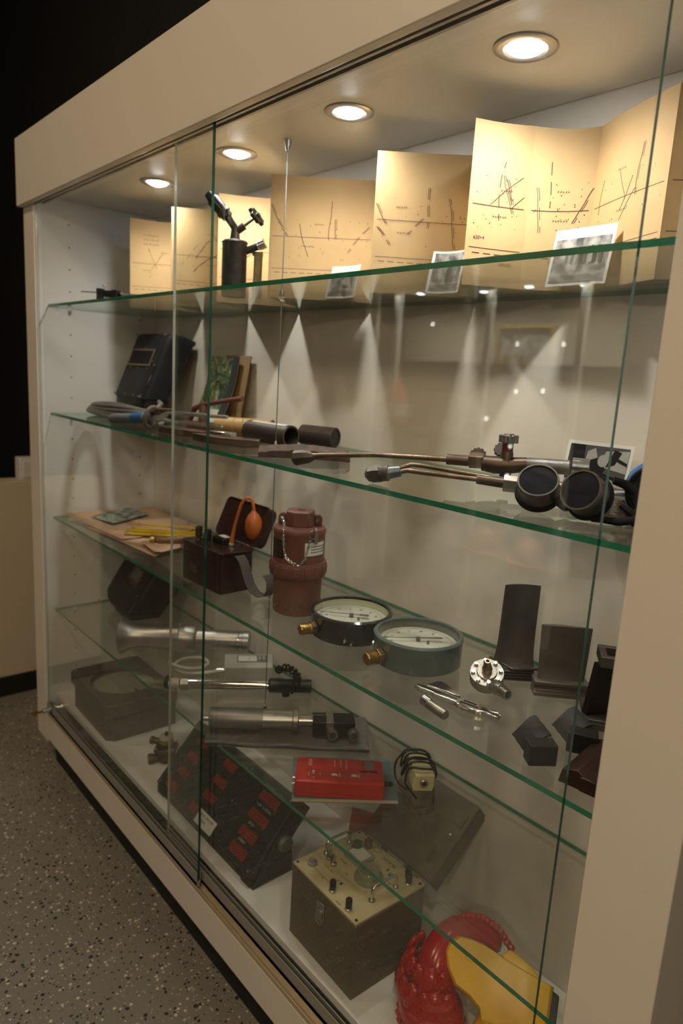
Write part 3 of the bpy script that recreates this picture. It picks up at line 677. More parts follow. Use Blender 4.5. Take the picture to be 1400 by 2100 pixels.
def pipe(label, p0, p1, r, ri, mat):
    p0, p1 = Vector(p0), Vector(p1); d = p1 - p0
    t = thing('pipe_stub', label, 'pipe', (p0.x, p0.y, S2), math.degrees(math.atan2(d.y, d.x)), group='steel pipe stubs')
    L_ = d.length; M = T(0, 0, r + 0.0005) @ Ry(90)
    obj('wall', G().lathe([(ri, 0), (r - 0.001, 0), (r, 0.001), (r, L_ - 0.001), (r - 0.001, L_), (ri, L_), (ri, 0)], 36, M), mat, t)
    return t, L_, M
oldp = pm('dark_scaled_steel', (0.050, 0.040, 0.034), 0.45, 0.45, col2=(0.085, 0.062, 0.048), scale=28, amt=0.8, bump=0.25, bscale=130)
p1_, L1, M1 = pipe('dark steel pipe stub with pale strip on top and open end toward viewer', (0.838, 0.178, 0), (0.985, 0.190, 0), 0.0248, 0.0208, oldp)
obj('bright_rim', G().lathe([(0.0208, L1 - 0.0002), (0.0246, L1 - 0.0002), (0.0246, L1 + 0.0006), (0.0208, L1 + 0.0006)], 36, M1), brown_steel, p1_)
st = [[tuple(M1 @ Vector((0.0253 * math.cos(R(a)), 0.0253 * math.sin(R(a)), z))) for a in range(150, 206, 5)] for z in (0.02, 0.06, 0.10, 0.138)]
strip_ = obj('pale_strip', G().sheet(st, 0.0002), paper, p1_)  # pale curved strip along the top of the pipe
wr = G()
for q in range(5):
    for k in range(16):
        z = 0.026 + 0.0068 * k; a = 158 + q * 9
        wr.add([tuple(M1 @ Vector((0.0257 * math.cos(R(a_2)), 0.0257 * math.sin(R(a_2)), z_))) for a_2, z_ in ((a, z), (a, z + 0.0045), (a + 2.2, z + 0.0045), (a + 2.2, z))], [(0, 1, 2, 3)])
w_ = obj('written_lines', wr, pm('faded_ink', (0.30, 0.29, 0.27), 0.7), strip_, smooth=False); w_['kind'] = 'stuff'
p2_, L2, M2 = pipe('plain dark steel pipe stub lying behind the pipe with the pale strip', (0.925, 0.268, 0), (1.012, 0.296, 0), 0.0235, 0.019, oldp)
obj('end_disc', G().lathe([(0, L2 - 0.004), (0.0195, L2 - 0.004), (0.0195, L2 - 0.002), (0, L2 - 0.002)], 30, M2), iron, p2_)

wb = thing('welded_bar', 'rusty curved steel bar with weld beads lying in front of the pipe stubs', 'metal bar', (1.10, 0.030, S2), 49)
rings = []
for i in range(25):
    u = i / 24; x = -0.002 + 0.178 * u; y = 0.030 * math.sin(math.pi * u) * 0.5 - 0.004
    b1 = 0.0004 * math.sin(i * 2.3) + 0.0003 * math.sin(i * 5.1); zt = 0.021 + 0.006 * math.sin(math.pi * u) + b1 - (0.006 if i == 24 else 0)
    rings.append([(x, y - 0.009 + b1, 0.001), (x + 0.001 * math.sin(i), y + 0.012, 0.001), (x, y + 0.0125, zt - 0.004), (x + 0.001, y + 0.004, zt + 0.001), (x, y - 0.0085, zt - 0.010 + b1)])
obj('bar', G().loft(rings), pm('weld_rust', (0.042, 0.030, 0.024), 0.55, 0.0, spec=0.25, col2=(0.10, 0.045, 0.025), scale=60, amt=0.9, bump=0.45, bscale=220), wb, ang=20)
# cutting torches : points in world coordinates relative to the thing
def rel(o, pts): return [tuple(Vector(p) - o) for p in pts]
bronze = pm('bronze_tube', (0.21, 0.155, 0.11), 0.34, 0.9, col2=(0.12, 0.085, 0.06), scale=60, amt=0.8)
darkbr = pm('dark_bronze_body', (0.115, 0.08, 0.06), 0.42, 0.8, col2=(0.07, 0.048, 0.04), scale=60, amt=0.8)
redv = pm('red_brown_valve', (0.17, 0.04, 0.028), 0.35, 0.3, col2=(0.09, 0.03, 0.02), scale=60, amt=0.8)
greyh = pm('grey_cast_handle', (0.22, 0.21, 0.20), 0.42, 0.7, col2=(0.14, 0.135, 0.13), scale=60, amt=0.8, bump=0.3, bscale=400)
def hexbar(g, p0, p1, r): return g.path([p0, p1], r, 6)
t1 = thing('welding_torch', 'long bronze welding torch with an upright toothed knob, lying behind the other torch', 'torch', (1.23, 0.020, S2))
o1 = Vector((1.23, 0.020, S2))
A, Bp = Vector((1.2269, 0.020, 1.2118)), Vector((1.6517, 0.262, 1.2330))
def L1p(u, dz=0.0): q = A + (Bp - A) * u; return (q.x - o1.x, q.y - o1.y, q.z - o1.z + dz)
obj('nozzle', G().path([L1p(-0.012, -0.002), L1p(0.0, -0.001), L1p(0.028, 0.001), L1p(0.055, 0.0025), L1p(0.075, 0.003)], [0.006, 0.0138, 0.0128, 0.0112, 0.0058], 8), oldp, t1, ang=25)
obj('nozzle_bore', G().path([L1p(-0.0135, -0.002), L1p(-0.011, -0.002)], 0.0022, 10), dark_in, t1)
obj('long_tube', G().path([L1p(0.065, 0.003), L1p(0.11, 0.006), L1p(0.30, 0.012), L1p(0.57, 0.011)], [0.0062, 0.0046, 0.0043, 0.0050], 14), bronze, t1)
obj('coupling', G().path([L1p(0.56, 0.011), L1p(0.645, 0.010)], 0.0088, 16), darkbr, t1)
obj('hex_nut', hexbar(G(), L1p(0.635, 0.012), L1p(0.685, 0.012), 0.0135), bronze, t1, bevel=0.0008)
obj('body', G().path([L1p(0.68, 0.008), L1p(0.72, 0.006), L1p(0.76, 0.006), L1p(0.80, 0.008), L1p(0.825, 0.010)], [0.0125, 0.0145, 0.0140, 0.0125, 0.011], 18), darkbr, t1)
vx = Vector(L1p(0.757)); 
obj('valve_body', G().lathe([(0, -0.012), (0.009, -0.012), (0.0105, 0.0), (0.0100, 0.026), (0.0085, 0.030), (0, 0.030)], 18, T(*vx)), darkbr, t1)
obj('valve_gland', hexbar(G(), tuple(vx + Vector((0, 0, 0.028))), tuple(vx + Vector((0, 0, 0.043))), 0.0098), redv, t1, bevel=0.0006)
kn = obj('valve_knob', G().prism(gearpoly(0.0150, 14, 0.0010, 5), 0.043, 0.0555, T(*vx)).cyl(tuple(vx + Vector((0, 0, 0.055))), tuple(vx + Vector((0, 0, 0.0575))), 0.008, n=16), pm('worn_knob_steel', (0.30, 0.27, 0.25), 0.35, 0.9, col2=(0.16, 0.12, 0.10), scale=70), t1, bevel=0.0008)
v2 = Vector(L1p(0.66, 0.012))
obj('side_knob', G().prism(gearpoly(0.0135, 12, 0.0010, 5), -0.004, 0.004, T(*(v2 + Vector((-0.020, 0.028, 0.004)))) @ Rz(35) @ Rx(80)), oldp, t1, bevel=0.0006)
obj('side_stem', G().path([tuple(v2), tuple(v2 + Vector((-0.020, 0.028, 0.004)))], 0.005, 12), darkbr, t1)
v3 = Vector(L1p(0.745, 0.014))
obj('rear_knob', G().prism(gearpoly(0.0125, 12, 0.0010, 5), -0.004, 0.004, T(*(v3 + Vector((-0.018, 0.020, 0.014)))) @ Rz(35) @ Rx(60)), oldp, t1, bevel=0.0006)
obj('handle', G().path([L1p(0.815, 0.009), L1p(0.83, 0.009), L1p(0.955, 0.008), L1p(0.96, 0.008)], [0.0095, 0.0118, 0.0118, 0.010], 20), greyh, t1)
obj('end_nut', G().prism(gearpoly(0.0168, 10, 0.0012, 5), -0.013, 0.013, T(*L1p(0.99, 0.006)) @ Rz(math.degrees(math.atan2(0.242, 0.4248))) @ Ry(90)), greyh, t1, bevel=0.0008)

t2 = thing('cutting_torch', 'bronze cutting torch with twin tubes and a bent head at the shelf front', 'torch', (1.42, 0.022, S2))
o2 = Vector((1.42, 0.022, S2))
Q = [Vector(q) for q in ((1.4195, 0.020, 1.2090), (1.4492, 0.040, 1.2150), (1.4718, 0.060, 1.2225), (1.6064, 0.130, 1.2175), (1.6619, 0.172, 1.2160), (1.7600, 0.245, 1.2150))]
Q = [q - o2 for q in Q]
def lp(i, u, off=(0, 0, 0)): q = Q[i] + (Q[i + 1] - Q[i]) * u + Vector(off); return tuple(q)
obj('head_nozzle', G().path([lp(0, -0.12), lp(0, 0.02), lp(0, 0.16), lp(0, 0.17), lp(0, 0.62)], [0.0050, 0.0112, 0.0122, 0.0135, 0.0135], 6), oldp, t2, ang=25)
obj('head_collar', G().path([lp(0, 0.5), lp(0, 0.95)], 0.0128, 20), oldp, t2, bevel=0.001)
obj('nozzle_bore', G().path([lp(0, -0.135), lp(0, -0.11)], 0.0018, 10), dark_in, t2)
obj('head_block', G().path([lp(0, 0.9), lp(1, 0.55)], [0.0105, 0.0085], 12), pm('blued_head_block', (0.11, 0.15, 0.20), 0.38, 0.7, col2=(0.16, 0.13, 0.11), scale=60), t2, bevel=0.001)
obj('gas_tube', G().path([lp(1, 0.2, (0, 0.004, 0.004)), lp(1, 0.95, (0, 0.005, 0.008)), lp(2, 0.12, (0, 0.006, 0.008)), lp(2, 0.90, (0, 0.004, 0.004))], 0.0036, 12), bronze, t2)
obj('gas_tube', G().path([lp(1, 0.2, (0, -0.003, -0.002)), lp(1, 0.95, (0, -0.004, -0.001)), lp(2, 0.12, (0, -0.005, -0.001)), lp(2, 0.72, (0, -0.001, 0))], 0.0040, 12), bronze, t2)
obj('tube_socket', G().path([lp(2, 0.70), lp(2, 0.98)], [0.0072, 0.0080], 16), darkbr, t2)
obj('hex_nut', hexbar(G(), lp(2, 0.96), lp(3, 0.35), 0.0128), nickel, t2, bevel=0.0008)
obj('body', G().path([lp(3, 0.3), lp(3, 0.6), lp(3, 1.0), lp(4, 0.15)], [0.010, 0.012, 0.011, 0.0125], 18), pm('pale_brass', (0.42, 0.36, 0.24), 0.3, 0.95, col2=(0.30, 0.25, 0.16), scale=60), t2)
obj('chrome_handle', G().path([lp(4, 0.15), lp(4, 1.0)], 0.0105, 18), steel, t2)

# welder's goggles
gg = thing('welding_goggles', 'round welding goggles with dark lenses, metal cups and a black strap', 'goggles', (1.745, 0.072, S2))
og = Vector((1.745, 0.072, S2))
cv = Vector((0.53, -0.83, 0.16)).normalized(); uv = Vector((0.652, 0.758, 0)); zv = Vector((0, 0, 1))
cupm = pm('grey_metal_cup', (0.13, 0.112, 0.095), 0.40, 0.8, col2=(0.075, 0.065, 0.055), scale=60, amt=0.8)
lensm = pm('scratched_dark_lens', (0.010, 0.011, 0.018), 0.05, col2=(0.03, 0.034, 0.05), scale=420, amt=0.4, spec=1.0, coat=0.6)
def cup(c, ax):
    ax = ax.normalized(); x = ax.orthogonal().normalized(); y = ax.cross(x)
    M = Matrix((x, y, ax)).transposed().to_4x4(); M.translation = Vector(c) - og
    obj('cup', G().lathe([(0.0246, 0.000), (0.0268, 0.000), (0.0274, -0.003), (0.0262, -0.005), (0.0268, -0.008), (0.0262, -0.011), (0.0266, -0.014), (0.0265, -0.020), (0.0285, -0.028), (0.0250, -0.028), (0.0240, -0.016), (0.0246, -0.005), (0.0246, 0.0)], 40, M), cupm, gg)
    obj('lens', G().lathe([(0, -0.0012), (0.0245, -0.0022), (0.0245, -0.004), (0, -0.004)], 36, M), lensm, gg)
    obj('rubber_seal', G().lathe([(0.0245, -0.025), (0.0295, -0.025), (0.0315, -0.030), (0.0305, -0.033), (0.0245, -0.032), (0.0245, -0.025)], 36, M), blackm, gg)
    return M
ML = cup((1.6975, 0.0690, 1.2405), cv * 0.80 + zv * 0.66 - uv * 0.08)
MR = cup((1.7640, 0.0610, 1.2385), cv * 0.80 - uv * 0.60 + zv * 0.36)
obj('nose_bridge', G().path([tuple(Vector(q) - og) for q in ((1.712, 0.094, 1.2130), (1.728, 0.094, 1.2065), (1.745, 0.096, 1.2100), (1.760, 0.092, 1.2140))], [0.008, 0.009, 0.009, 0.008], 12, flat=0.6), blackm, gg)
side = G()
for k in range(6):
    a0 = k / 6
side.sheet([[tuple(Vector((1.779 + 0.034 * i / 5, 0.094 + 0.022 * i / 5 + 0.004 * math.sin(i), 1.2005 + 0.036 * j / 3 * (1 - 0.11 * i))) - og) for i in range(6)] for j in range(4)], 0.0012)
obj('perforated_side_plate', side, pm('pitted_nickel', (0.42, 0.40, 0.37), 0.4, 0.9, col2=(0.14, 0.08, 0.05), scale=140, amt=0.9, bump=0.3, bscale=300), gg)
obj('strap', G().path([tuple(Vector(q) - og) for q in ((1.776, 0.078, 1.2010), (1.790, 0.080, 1.2030), (1.806, 0.088, 1.2025), (1.818, 0.098, 1.2060), (1.822, 0.110, 1.2120), (1.814, 0.124, 1.2240), (1.802, 0.128, 1.2370), (1.790, 0.122, 1.2460), (1.780, 0.112, 1.2500))], [0.0045, 0.006, 0.007, 0.008, 0.0085, 0.007, 0.006, 0.006, 0.005], 12, flat=0.7), blackm, gg)
obj('strap_fold', G().path([tuple(Vector(q) - og) for q in ((1.800, 0.100, 1.2220), (1.812, 0.103, 1.2150), (1.823, 0.104, 1.2060), (1.818, 0.096, 1.2020))], [0.005, 0.008, 0.007, 0.004], 12, flat=0.6), blackm, gg)

photo('black and white photograph of a welder bent over his work, behind the goggles', (1.590, 0.298, S2 + 0.001), (1.700, 0.306, S2 + 0.001), (1.5885, 0.316, S2 + 0.083), g_mid, 0.0055,
      [([(0, 0), (1, 0), (1, 0.34), (0.62, 0.30), (0.45, 0.12), (0, 0.2)], g_lt), ([(0, 0.2), (0.30, 0.30), (0.26, 1), (0, 1)], g_dark), ([(0.55, 0.55), (1, 0.45), (1, 0.95), (0.62, 0.9)], g_lt),
       ([(0.18, 0.05), (0.52, 0.05), (0.66, 0.5), (0.52, 0.74), (0.30, 0.62)], g_dark), ([(0.30, 0.62), (0.5, 0.74), (0.44, 0.95), (0.32, 0.86)], g_lt), (blob(0.60, 0.68, 0.09, 0.14), g_lt), ([(0.66, 0.55), (0.80, 0.62), (0.88, 0.9), (0.76, 0.95)], g_dark),
       ([(0.42, 0.2), (0.56, 0.14), (0.60, 0.24), (0.46, 0.34)], g_lt), ([(0.58, 0.36), (0.98, 0.24), (0.98, 0.30), (0.6, 0.42)], g_dark), ([(0.62, 0.2), (0.82, 0.1), (0.83, 0.14), (0.63, 0.24)], g_dark), ([(0.80, 0.72), (1, 0.62), (1, 0.68), (0.82, 0.78)], g_dark)])
bc = thing('blue_eyepiece', 'blue round eyecup with a black rim at the right end of the second shelf', 'eyecup', (1.782, 0.215, S2))
Mb = T(0, 0, 0.0420) @ Rz(35) @ Rx(98)
obj('shell', G().lathe([(0.030, 0.0), (0.034, 0.002), (0.0365, 0.03), (0.0345, 0.034), (0.033, 0.03), (0.029, 0.003), (0.030, 0)], 36, Mb), pm('blue_plastic', (0.01, 0.10, 0.30), 0.3), bc)
obj('rim', G().path([tuple(Mb @ Vector((0.0345 * math.cos(a), 0.0345 * math.sin(a), 0.036))) for a in [2 * math.pi * i / 36 for i in range(36)]], 0.0042, 10, closed=True), blackm, bc)
obj('lens', G().lathe([(0, 0.012), (0.032, 0.012), (0.032, 0.014), (0, 0.014)], 32, Mb), pm('dark_eyecup_lens', (0.006, 0.006, 0.006), 0.1), bc)
obj('latch', G().path([tuple(Mb @ Vector((-0.036, -0.018, 0.034))), tuple(Mb @ Vector((-0.046, -0.030, 0.034)))], 0.004, 10), blackm, bc)
# ============================================================ SHELF 3
pinkp = pm('pinkish_old_paper', (0.56, 0.36, 0.24), 0.7, col2=(0.47, 0.29, 0.18), scale=10, amt=0.8, bump=0.1, bscale=60)
def wavy(poly_pts, z, mat, name, parent, th=0.0006, n=10, amp=0.002, curl=None):
    """four-cornered paper (bl, br, tr, tl) as a slightly wavy sheet"""
    bl_, br_, tr_, tl_ = [Vector(q + (0,)) for q in poly_pts]
    rows = []
    for j in range(n + 1):
        r = []
        for i in range(n + 1):
            u, v = i / n, j / n
            q = bl_ * (1 - u) * (1 - v) + br_ * u * (1 - v) + tr_ * u * v + tl_ * (1 - u) * v
            h = z + amp * (1 + math.sin(5 * u + 3 * v)) * 0.5
            if curl: h += curl(u, v)
            r.append((q.x, q.y, h))
        rows.append(r)
    return obj(name, G().sheet(rows, th), mat, parent)
pmap = thing('paper_chart', 'folded pinkish paper chart lying flat at the left end of the third shelf', 'paper', (0.30, 0.18, S3))
w2 = lambda pts: [(x - 0.30, y - 0.18) for x, y in pts]
wavy(w2([(0.205, 0.030), (0.590, 0.060), (0.400, 0.325), (0.045, 0.330)]), 0.0012, pinkp, 'lower_leaf', pmap)
wavy(w2([(0.035, 0.026), (0.400, 0.052), (0.385, 0.325), (0.012, 0.332)]), 0.0058, pinkp, 'upper_leaf', pmap, curl=lambda u, v: 0.010 * max(0, 1 - u * 4) * (1 - v) * 0.7)
wavy(w2([(0.470, 0.075), (0.585, 0.062), (0.560, 0.150), (0.430, 0.215)]), 0.0055, pinkp, 'front_flap', pmap, curl=lambda u, v: 0.006 * max(0, 1 - v * 3))
rt = G()
random.seed(5)
for q in range(14):
    x, y = random.uniform(0.0, 0.08), random.uniform(0.05, 0.13); an = random.uniform(0, 180)
    pts = []
    for k in range(6):
        pts.append((x, y, 0.0092)); x += 0.008 * math.cos(R(an)); y += 0.008 * math.sin(R(an)) * 0.6; an += random.uniform(-25, 25)
    rt.path(pts, 0.0004, 4)
o = obj('ink_routes', rt, map_ink, pmap); o['kind'] = 'stuff'
gp = tag(obj('printed_picture', G().sheet([[(0.01 + (0.096 - 0.01) * v + (0.137 - 0.01) * u - 0.1, 0.232 + (0.073 - 0.232) * v + (0.250 - 0.232) * u - 0.15, 0.0) for u in [i / 5 for i in range(6)]] for v in [j / 5 for j in range(6)]], 0.0005),
    photo_mat('green_grey_print', (0.07, 0.10, 0.07), (0.42, 0.44, 0.38), 40, 0.5), loc=(0.115, 0.155, S3 + 0.0138)), 'grey green printed picture lying on the pinkish paper chart', 'picture')
yr = thing('folding_rule', 'yellow wooden folding rule half opened on the pinkish paper chart', 'folding rule', (0.355, 0.140, S3 + 0.0095))
ymat = pm('yellow_rule_paint', (0.62, 0.40, 0.02), 0.4, col2=(0.50, 0.31, 0.015), scale=50)
for k, (x0, y0, x1, y1, z) in enumerate(((0.000, -0.060, 0.130, 0.100, 0.000), (-0.020, -0.045, 0.125, 0.112, 0.0036), (-0.022, -0.030, 0.122, 0.118, 0.0072), (-0.055, 0.000, 0.105, 0.150, 0.0108))):
    d = Vector((x1 - x0, y1 - y0, 0)); M = T(x0, y0, z + 0.0005) @ Rz(math.degrees(math.atan2(d.y, d.x)))
    s_ = obj('slat', G().prism(rrect(0, d.length, -0.008, 0.008, 0.006), 0, 0.0032, M), ymat, yr, bevel=0.0004)
    obj('hinge', G().cyl((0.008, 0, 0.0032), (0.008, 0, 0.0038), 0.0045, n=14, M=M), brass, s_)
ws = thing('hand_stamp', 'wooden handled brass hand stamp lying beside the yellow folding rule', 'stamp', (0.478, 0.105, S3), 60)
Ms = T(0, 0, 0.0155) @ Ry(88)
obj('brass_face', G().lathe([(0, -0.004), (0.0135, -0.004), (0.0150, -0.0025), (0.0150, 0.006), (0.013, 0.009), (0.005, 0.012), (0.004, 0.016), (0, 0.016)], 28, Ms), brass, ws)
obj('handle', G().lathe([(0, 0.012), (0.0065, 0.013), (0.0085, 0.018), (0.0105, 0.024), (0.0085, 0.030), (0.0075, 0.036), (0.0095, 0.055), (0.0110, 0.075), (0.0095, 0.090), (0, 0.093)], 22, Ms), pm('brown_wood', (0.22, 0.11, 0.045), 0.4, col2=(0.14, 0.07, 0.03), scale=50), ws)

# exploder box of brown bakelite with open lid and orange rubber bulb
bake = pm('brown_bakelite', (0.036, 0.013, 0.010), 0.28, col2=(0.024, 0.009, 0.007), scale=25, spec=0.35, coat=0.1)
ex = thing('bakelite_tester', 'dark brown bakelite test box with open lid and orange rubber bulb', 'test box', (0.863, 0.083, S3), 1.4)
obj('body', G().prism(rrect(-0.0845, 0.0845, -0.0445, 0.0445, 0.010), 0.0005, 0.090), bake, ex, bevel=0.002)
obj('top_plate', G().prism(rrect(-0.087, 0.087, -0.047, 0.047, 0.011), 0.090, 0.095), bake, ex, bevel=0.0012)
hinge = T(-0.002, 0.047, 0.096) @ Rx(-24)      # lid swung up and leaning back
obj('lid', G().loft([[(x, y, z) for x, y in rrect(-0.087 + i, 0.087 - i, 0.002 + i, 0.098 - i, 0.012)] for z, i in ((0, 0), (0.022, 0.001), (0.028, 0.005))], M=hinge @ Rx(90) @ Matrix.Diagonal((1, 1, -1, 1))), bake, ex)
obj('lid_rim', G().path([tuple(hinge @ Rx(90) @ Vector((x, y, 0))) for x, y in rrect(-0.086, 0.086, 0.003, 0.097, 0.012)], 0.0022, 8, closed=True), bake, ex)
obj('hinge_rod', G().cyl((-0.06, 0.047, 0.096), (0.06, 0.047, 0.096), 0.0028, n=12), nickel, ex)
for (x, y) in ((-0.062, -0.012), (-0.026, -0.010)):
    k = obj('terminal_knob', G().lathe([(0, 0.1005), (0.0082, 0.1005), (0.0085, 0.105), (0.0085, 0.122), (0.0070, 0.1245), (0, 0.125)], 18, T(x, y, 0)), black, ex)
    obj('nickel_post', G().lathe([(0, 0.095), (0.0085, 0.095), (0.0085, 0.0975), (0.0055, 0.099), (0.0055, 0.101), (0, 0.101)], 16, T(x, y, 0)), nickel, k)
mt = obj('meter', G().prism(rrect(-0.024, 0.024, -0.018, 0.018, 0.005), 0.095, 0.109, T(-0.002, 0.018, 0)), black, ex, bevel=0.002)
obj('meter_scale', G().prism(rrect(-0.015, 0.015, -0.008, 0.008, 0.002), 0.1092, 0.1096, T(-0.002, 0.020, 0)), paper, mt)
obj('push_button', G().lathe([(0, 0.095), (0.0085, 0.095), (0.0085, 0.098), (0.005, 0.1), (0.005, 0.106), (0.0075, 0.1075), (0.0075, 0.113), (0, 0.115)], 18, T(0.002, -0.032, 0)), black, ex)
obj('screw_terminal', G().lathe([(0, 0.095), (0.0075, 0.095), (0.0075, 0.097), (0.003, 0.098), (0.003, 0.104), (0.0045, 0.106), (0, 0.108)], 16, T(0.060, 0.000, 0)), nickel, ex)
obj('hose_socket', G().lathe([(0, 0.095), (0.0085, 0.095), (0.0080, 0.098), (0.005, 0.100), (0, 0.100)], 18, T(0.024, 0.022, 0)), nickel, ex)
orange = pm('orange_rubber', (0.52, 0.14, 0.022), 0.45, col2=(0.42, 0.10, 0.018), scale=30)
u_ = Vector((0.652, 0.758, 0))
def lo(dx, z): q = Vector((0.024, 0.022, 0)) + u_ * dx * 0.98; return (q.x, q.y, z)
obj('rubber_tube', G().path([lo(0, 0.098), lo(0.003, 0.118), lo(0.008, 0.145), lo(0.015, 0.172), lo(0.022, 0.194), lo(0.030, 0.205), lo(0.039, 0.207), lo(0.046, 0.200), lo(0.0495, 0.186), lo(0.051, 0.172)], [0.0055, 0.0045] + [0.0038] * 7 + [0.0048], 14), orange, ex)
c_b = Vector(lo(0.052, 0.142))
obj('rubber_bulb', G().lathe([(0, -0.036), (0.008, -0.034), (0.016, -0.026), (0.0205, -0.012), (0.0208, 0.000), (0.0185, 0.014), (0.013, 0.026), (0.007, 0.032), (0.0048, 0.036), (0, 0.037)], 28, T(*c_b) @ Rx(4)), orange, ex)
num = text_g('705', 0.024, T(-0.030, -0.0448, 0.034) @ Rx(90), 0.9)
obj('painted_number', num, pm('faded_white_paint', (0.13, 0.115, 0.11), 0.6), ex, smooth=False)
obj('carry_strap', G().sheet([[(x, y + o_, z) for o_ in (-0.012, 0.012)] for x, y, z in ((0.082, 0.0, 0.083), (0.092, 0.0, 0.086), (0.104, 0.002, 0.076), (0.114, 0.004, 0.055), (0.122, 0.008, 0.030), (0.134, 0.014, 0.012), (0.148, 0.022, 0.004), (0.160, 0.030, 0.008), (0.164, 0.036, 0.022), (0.158, 0.040, 0.040), (0.146, 0.038, 0.052))], 0.002), pm('grey_webbing', (0.10, 0.095, 0.09), 0.75, bump=0.2, bscale=600), ex)
obj('strap_stud', G().cyl((0.0845, 0.004, 0.074), (0.0885, 0.004, 0.074), 0.005, n=14), brass, ex)

# red brown canister
canm = pm('oxide_red_paint', (0.175, 0.070, 0.052), 0.42, col2=(0.14, 0.053, 0.040), scale=20, amt=0.7, bump=0.06, bscale=200)
ca = thing('safety_lamp_canister', 'red brown cylindrical canister with notched collar and hanging chain', 'canister', (1.107, 0.132, S3), 49)
obj('lower_body', G().lathe([(0, 0.0005), (0.047, 0.0005), (0.0495, 0.003), (0.0515, 0.080), (0, 0.080)], 44), canm, ca)
for k in range(12):
    a = 2 * math.pi * k / 12 + 0.13
    h_ = obj('vent_hole', G().lathe([(0.0, 0.0004), (0.0052, 0.0004), (0.0052, 0.0010), (0, 0.0010)], 18, T(0.0502 * math.cos(a), 0.0502 * math.sin(a), 0.021) @ Rz(math.degrees(a)) @ Ry(90 - 2)), pm('dull_vent', (0.10, 0.085, 0.06), 0.5), ca)
    obj('vent_rim', G().path([tuple(T(0.0502 * math.cos(a), 0.0502 * math.sin(a), 0.021) @ Rz(math.degrees(a)) @ Ry(88) @ Vector((0.0055 * math.cos(t), 0.0055 * math.sin(t), 0.0008))) for t in [2 * math.pi * i / 16 for i in range(16)]], 0.0005, 6, closed=True), brass, h_)
obj('collar', G().lathe([(0.050, 0.080), (0.0575, 0.081), (0.059, 0.084), (0.059, 0.108), (0.0575, 0.112), (0.052, 0.113), (0.050, 0.080)], 44), canm, ca)
for k in range(16):
    a = 2 * math.pi * k / 16
    obj('collar_rib', G().box(-0.006, 0.006, -0.0012, 0.0012, 0.087, 0.106, Rz(math.degrees(a)) @ T(0.0592, 0, 0) @ Rz(90)), canm, ca, bevel=0.001)
obj('upper_body', G().lathe([(0, 0.112), (0.0535, 0.112), (0.0535, 0.168), (0.0545, 0.170), (0.0545, 0.178), (0.053, 0.181), (0.034, 0.184), (0, 0.184)], 44), canm, ca)
obj('top_block', G().prism([(-0.028, -0.018), (-0.012, -0.028), (0.018, -0.026), (0.029, -0.012), (0.029, 0.016), (0.014, 0.026), (-0.018, 0.026), (-0.028, 0.014)], 0.183, 0.216), canm, ca, bevel=0.003)
obj('block_hollow', G().cyl((0.002, 0.0, 0.2161), (0.002, 0.0, 0.2166), 0.009, n=20), pm('dark_oxide', (0.07, 0.025, 0.02), 0.6), ca)
for sx in (-1, 1):
    obj('lug', G().prism(arc(0, 0.008, 0.0095, 0, 180, 10) + [(-0.0095, -0.006), (0.0095, -0.006)], -0.005, 0.005, T(sx * 0.036, 0.006, 0.190) @ Rz(0) @ Rx(90)), canm, ca, bevel=0.001)
    obj('lug_pin', G().cyl((sx * 0.036, -0.004, 0.197), (sx * 0.036, 0.016, 0.197), 0.0048, n=14), steel, ca)
pl_ = obj('maker_plate', G().sheet([[(0.0546 * math.cos(R(a)), 0.0546 * math.sin(R(a)), z) for a in range(196, 239, 6)] for z in (0.122, 0.140, 0.160)], 0.0006), pm('dark_plate', (0.03, 0.032, 0.028), 0.35, 0.4), ca)
g_ = G()
for q in range(4):
    for k in range(6):
        a = 200 + 6 * k; z = 0.128 + 0.008 * q
        g_.add([(0.0552 * math.cos(R(a + da)), 0.0552 * math.sin(R(a + da)), z + dz) for da, dz in ((0, 0), (4, 0), (4, 0.002), (0, 0.002))], [(0, 1, 2, 3)])
o = obj('plate_lines', g_, pm('tarnished_brass_print', (0.12, 0.09, 0.04), 0.5), pl_, smooth=False); o['kind'] = 'stuff'
lb = obj('paper_label', G().sheet([[(0.0542 * math.cos(R(a)), 0.0542 * math.sin(R(a)), z) for a in range(286, 344, 6)] for z in (0.131, 0.145, 0.158)], 0.0004), paper, ca)
g_ = G()
for q in range(3):
    for k in range(9):
        a = 300 + 4.6 * k; z = 0.137 + 0.006 * q
        g_.add([(0.0547 * math.cos(R(a + da)), 0.0547 * math.sin(R(a + da)), z + dz) for da, dz in ((0, 0), (3, 0), (3, 0.0022), (0, 0.0022))], [(0, 1, 2, 3)])
o = obj('label_lines', g_, ink, lb, smooth=False); o['kind'] = 'stuff'
chain_pts = [(-0.040, -0.010, 0.200), (-0.036, -0.024, 0.203), (-0.030, -0.040, 0.195), (-0.030, -0.050, 0.180), (-0.029, -0.0505, 0.160), (-0.027, -0.051, 0.140), (-0.020, -0.054, 0.125), (-0.010, -0.057, 0.117), (0.000, -0.058, 0.114), (0.008, -0.058, 0.117), (0.016, -0.056, 0.128), (0.021, -0.053, 0.145), (0.024, -0.052, 0.160), (0.028, -0.050, 0.172)]
fine = []
for (a, b) in zip(chain_pts, chain_pts[1:]):
    a, b = Vector(a), Vector(b); m = max(1, round((b - a).length / 0.0052))
    fine += [a + (b - a) * q / m for q in range(m)]
ch = G()
for k, q in enumerate(fine[:-1]):
    d = (fine[k + 1] - q).normalized(); sd = d.cross(Vector((0, -1, 0.1))).normalized(); up = d.cross(sd)
    w_ = sd if k % 2 else (up * 0.9 + sd * 0.4)
    ch.path([tuple(q + d * (0.0045 * math.cos(t)) + w_ * (0.0022 * math.sin(t))) for t in [2 * math.pi * i / 10 for i in range(10)]], 0.0007, 5, closed=True)
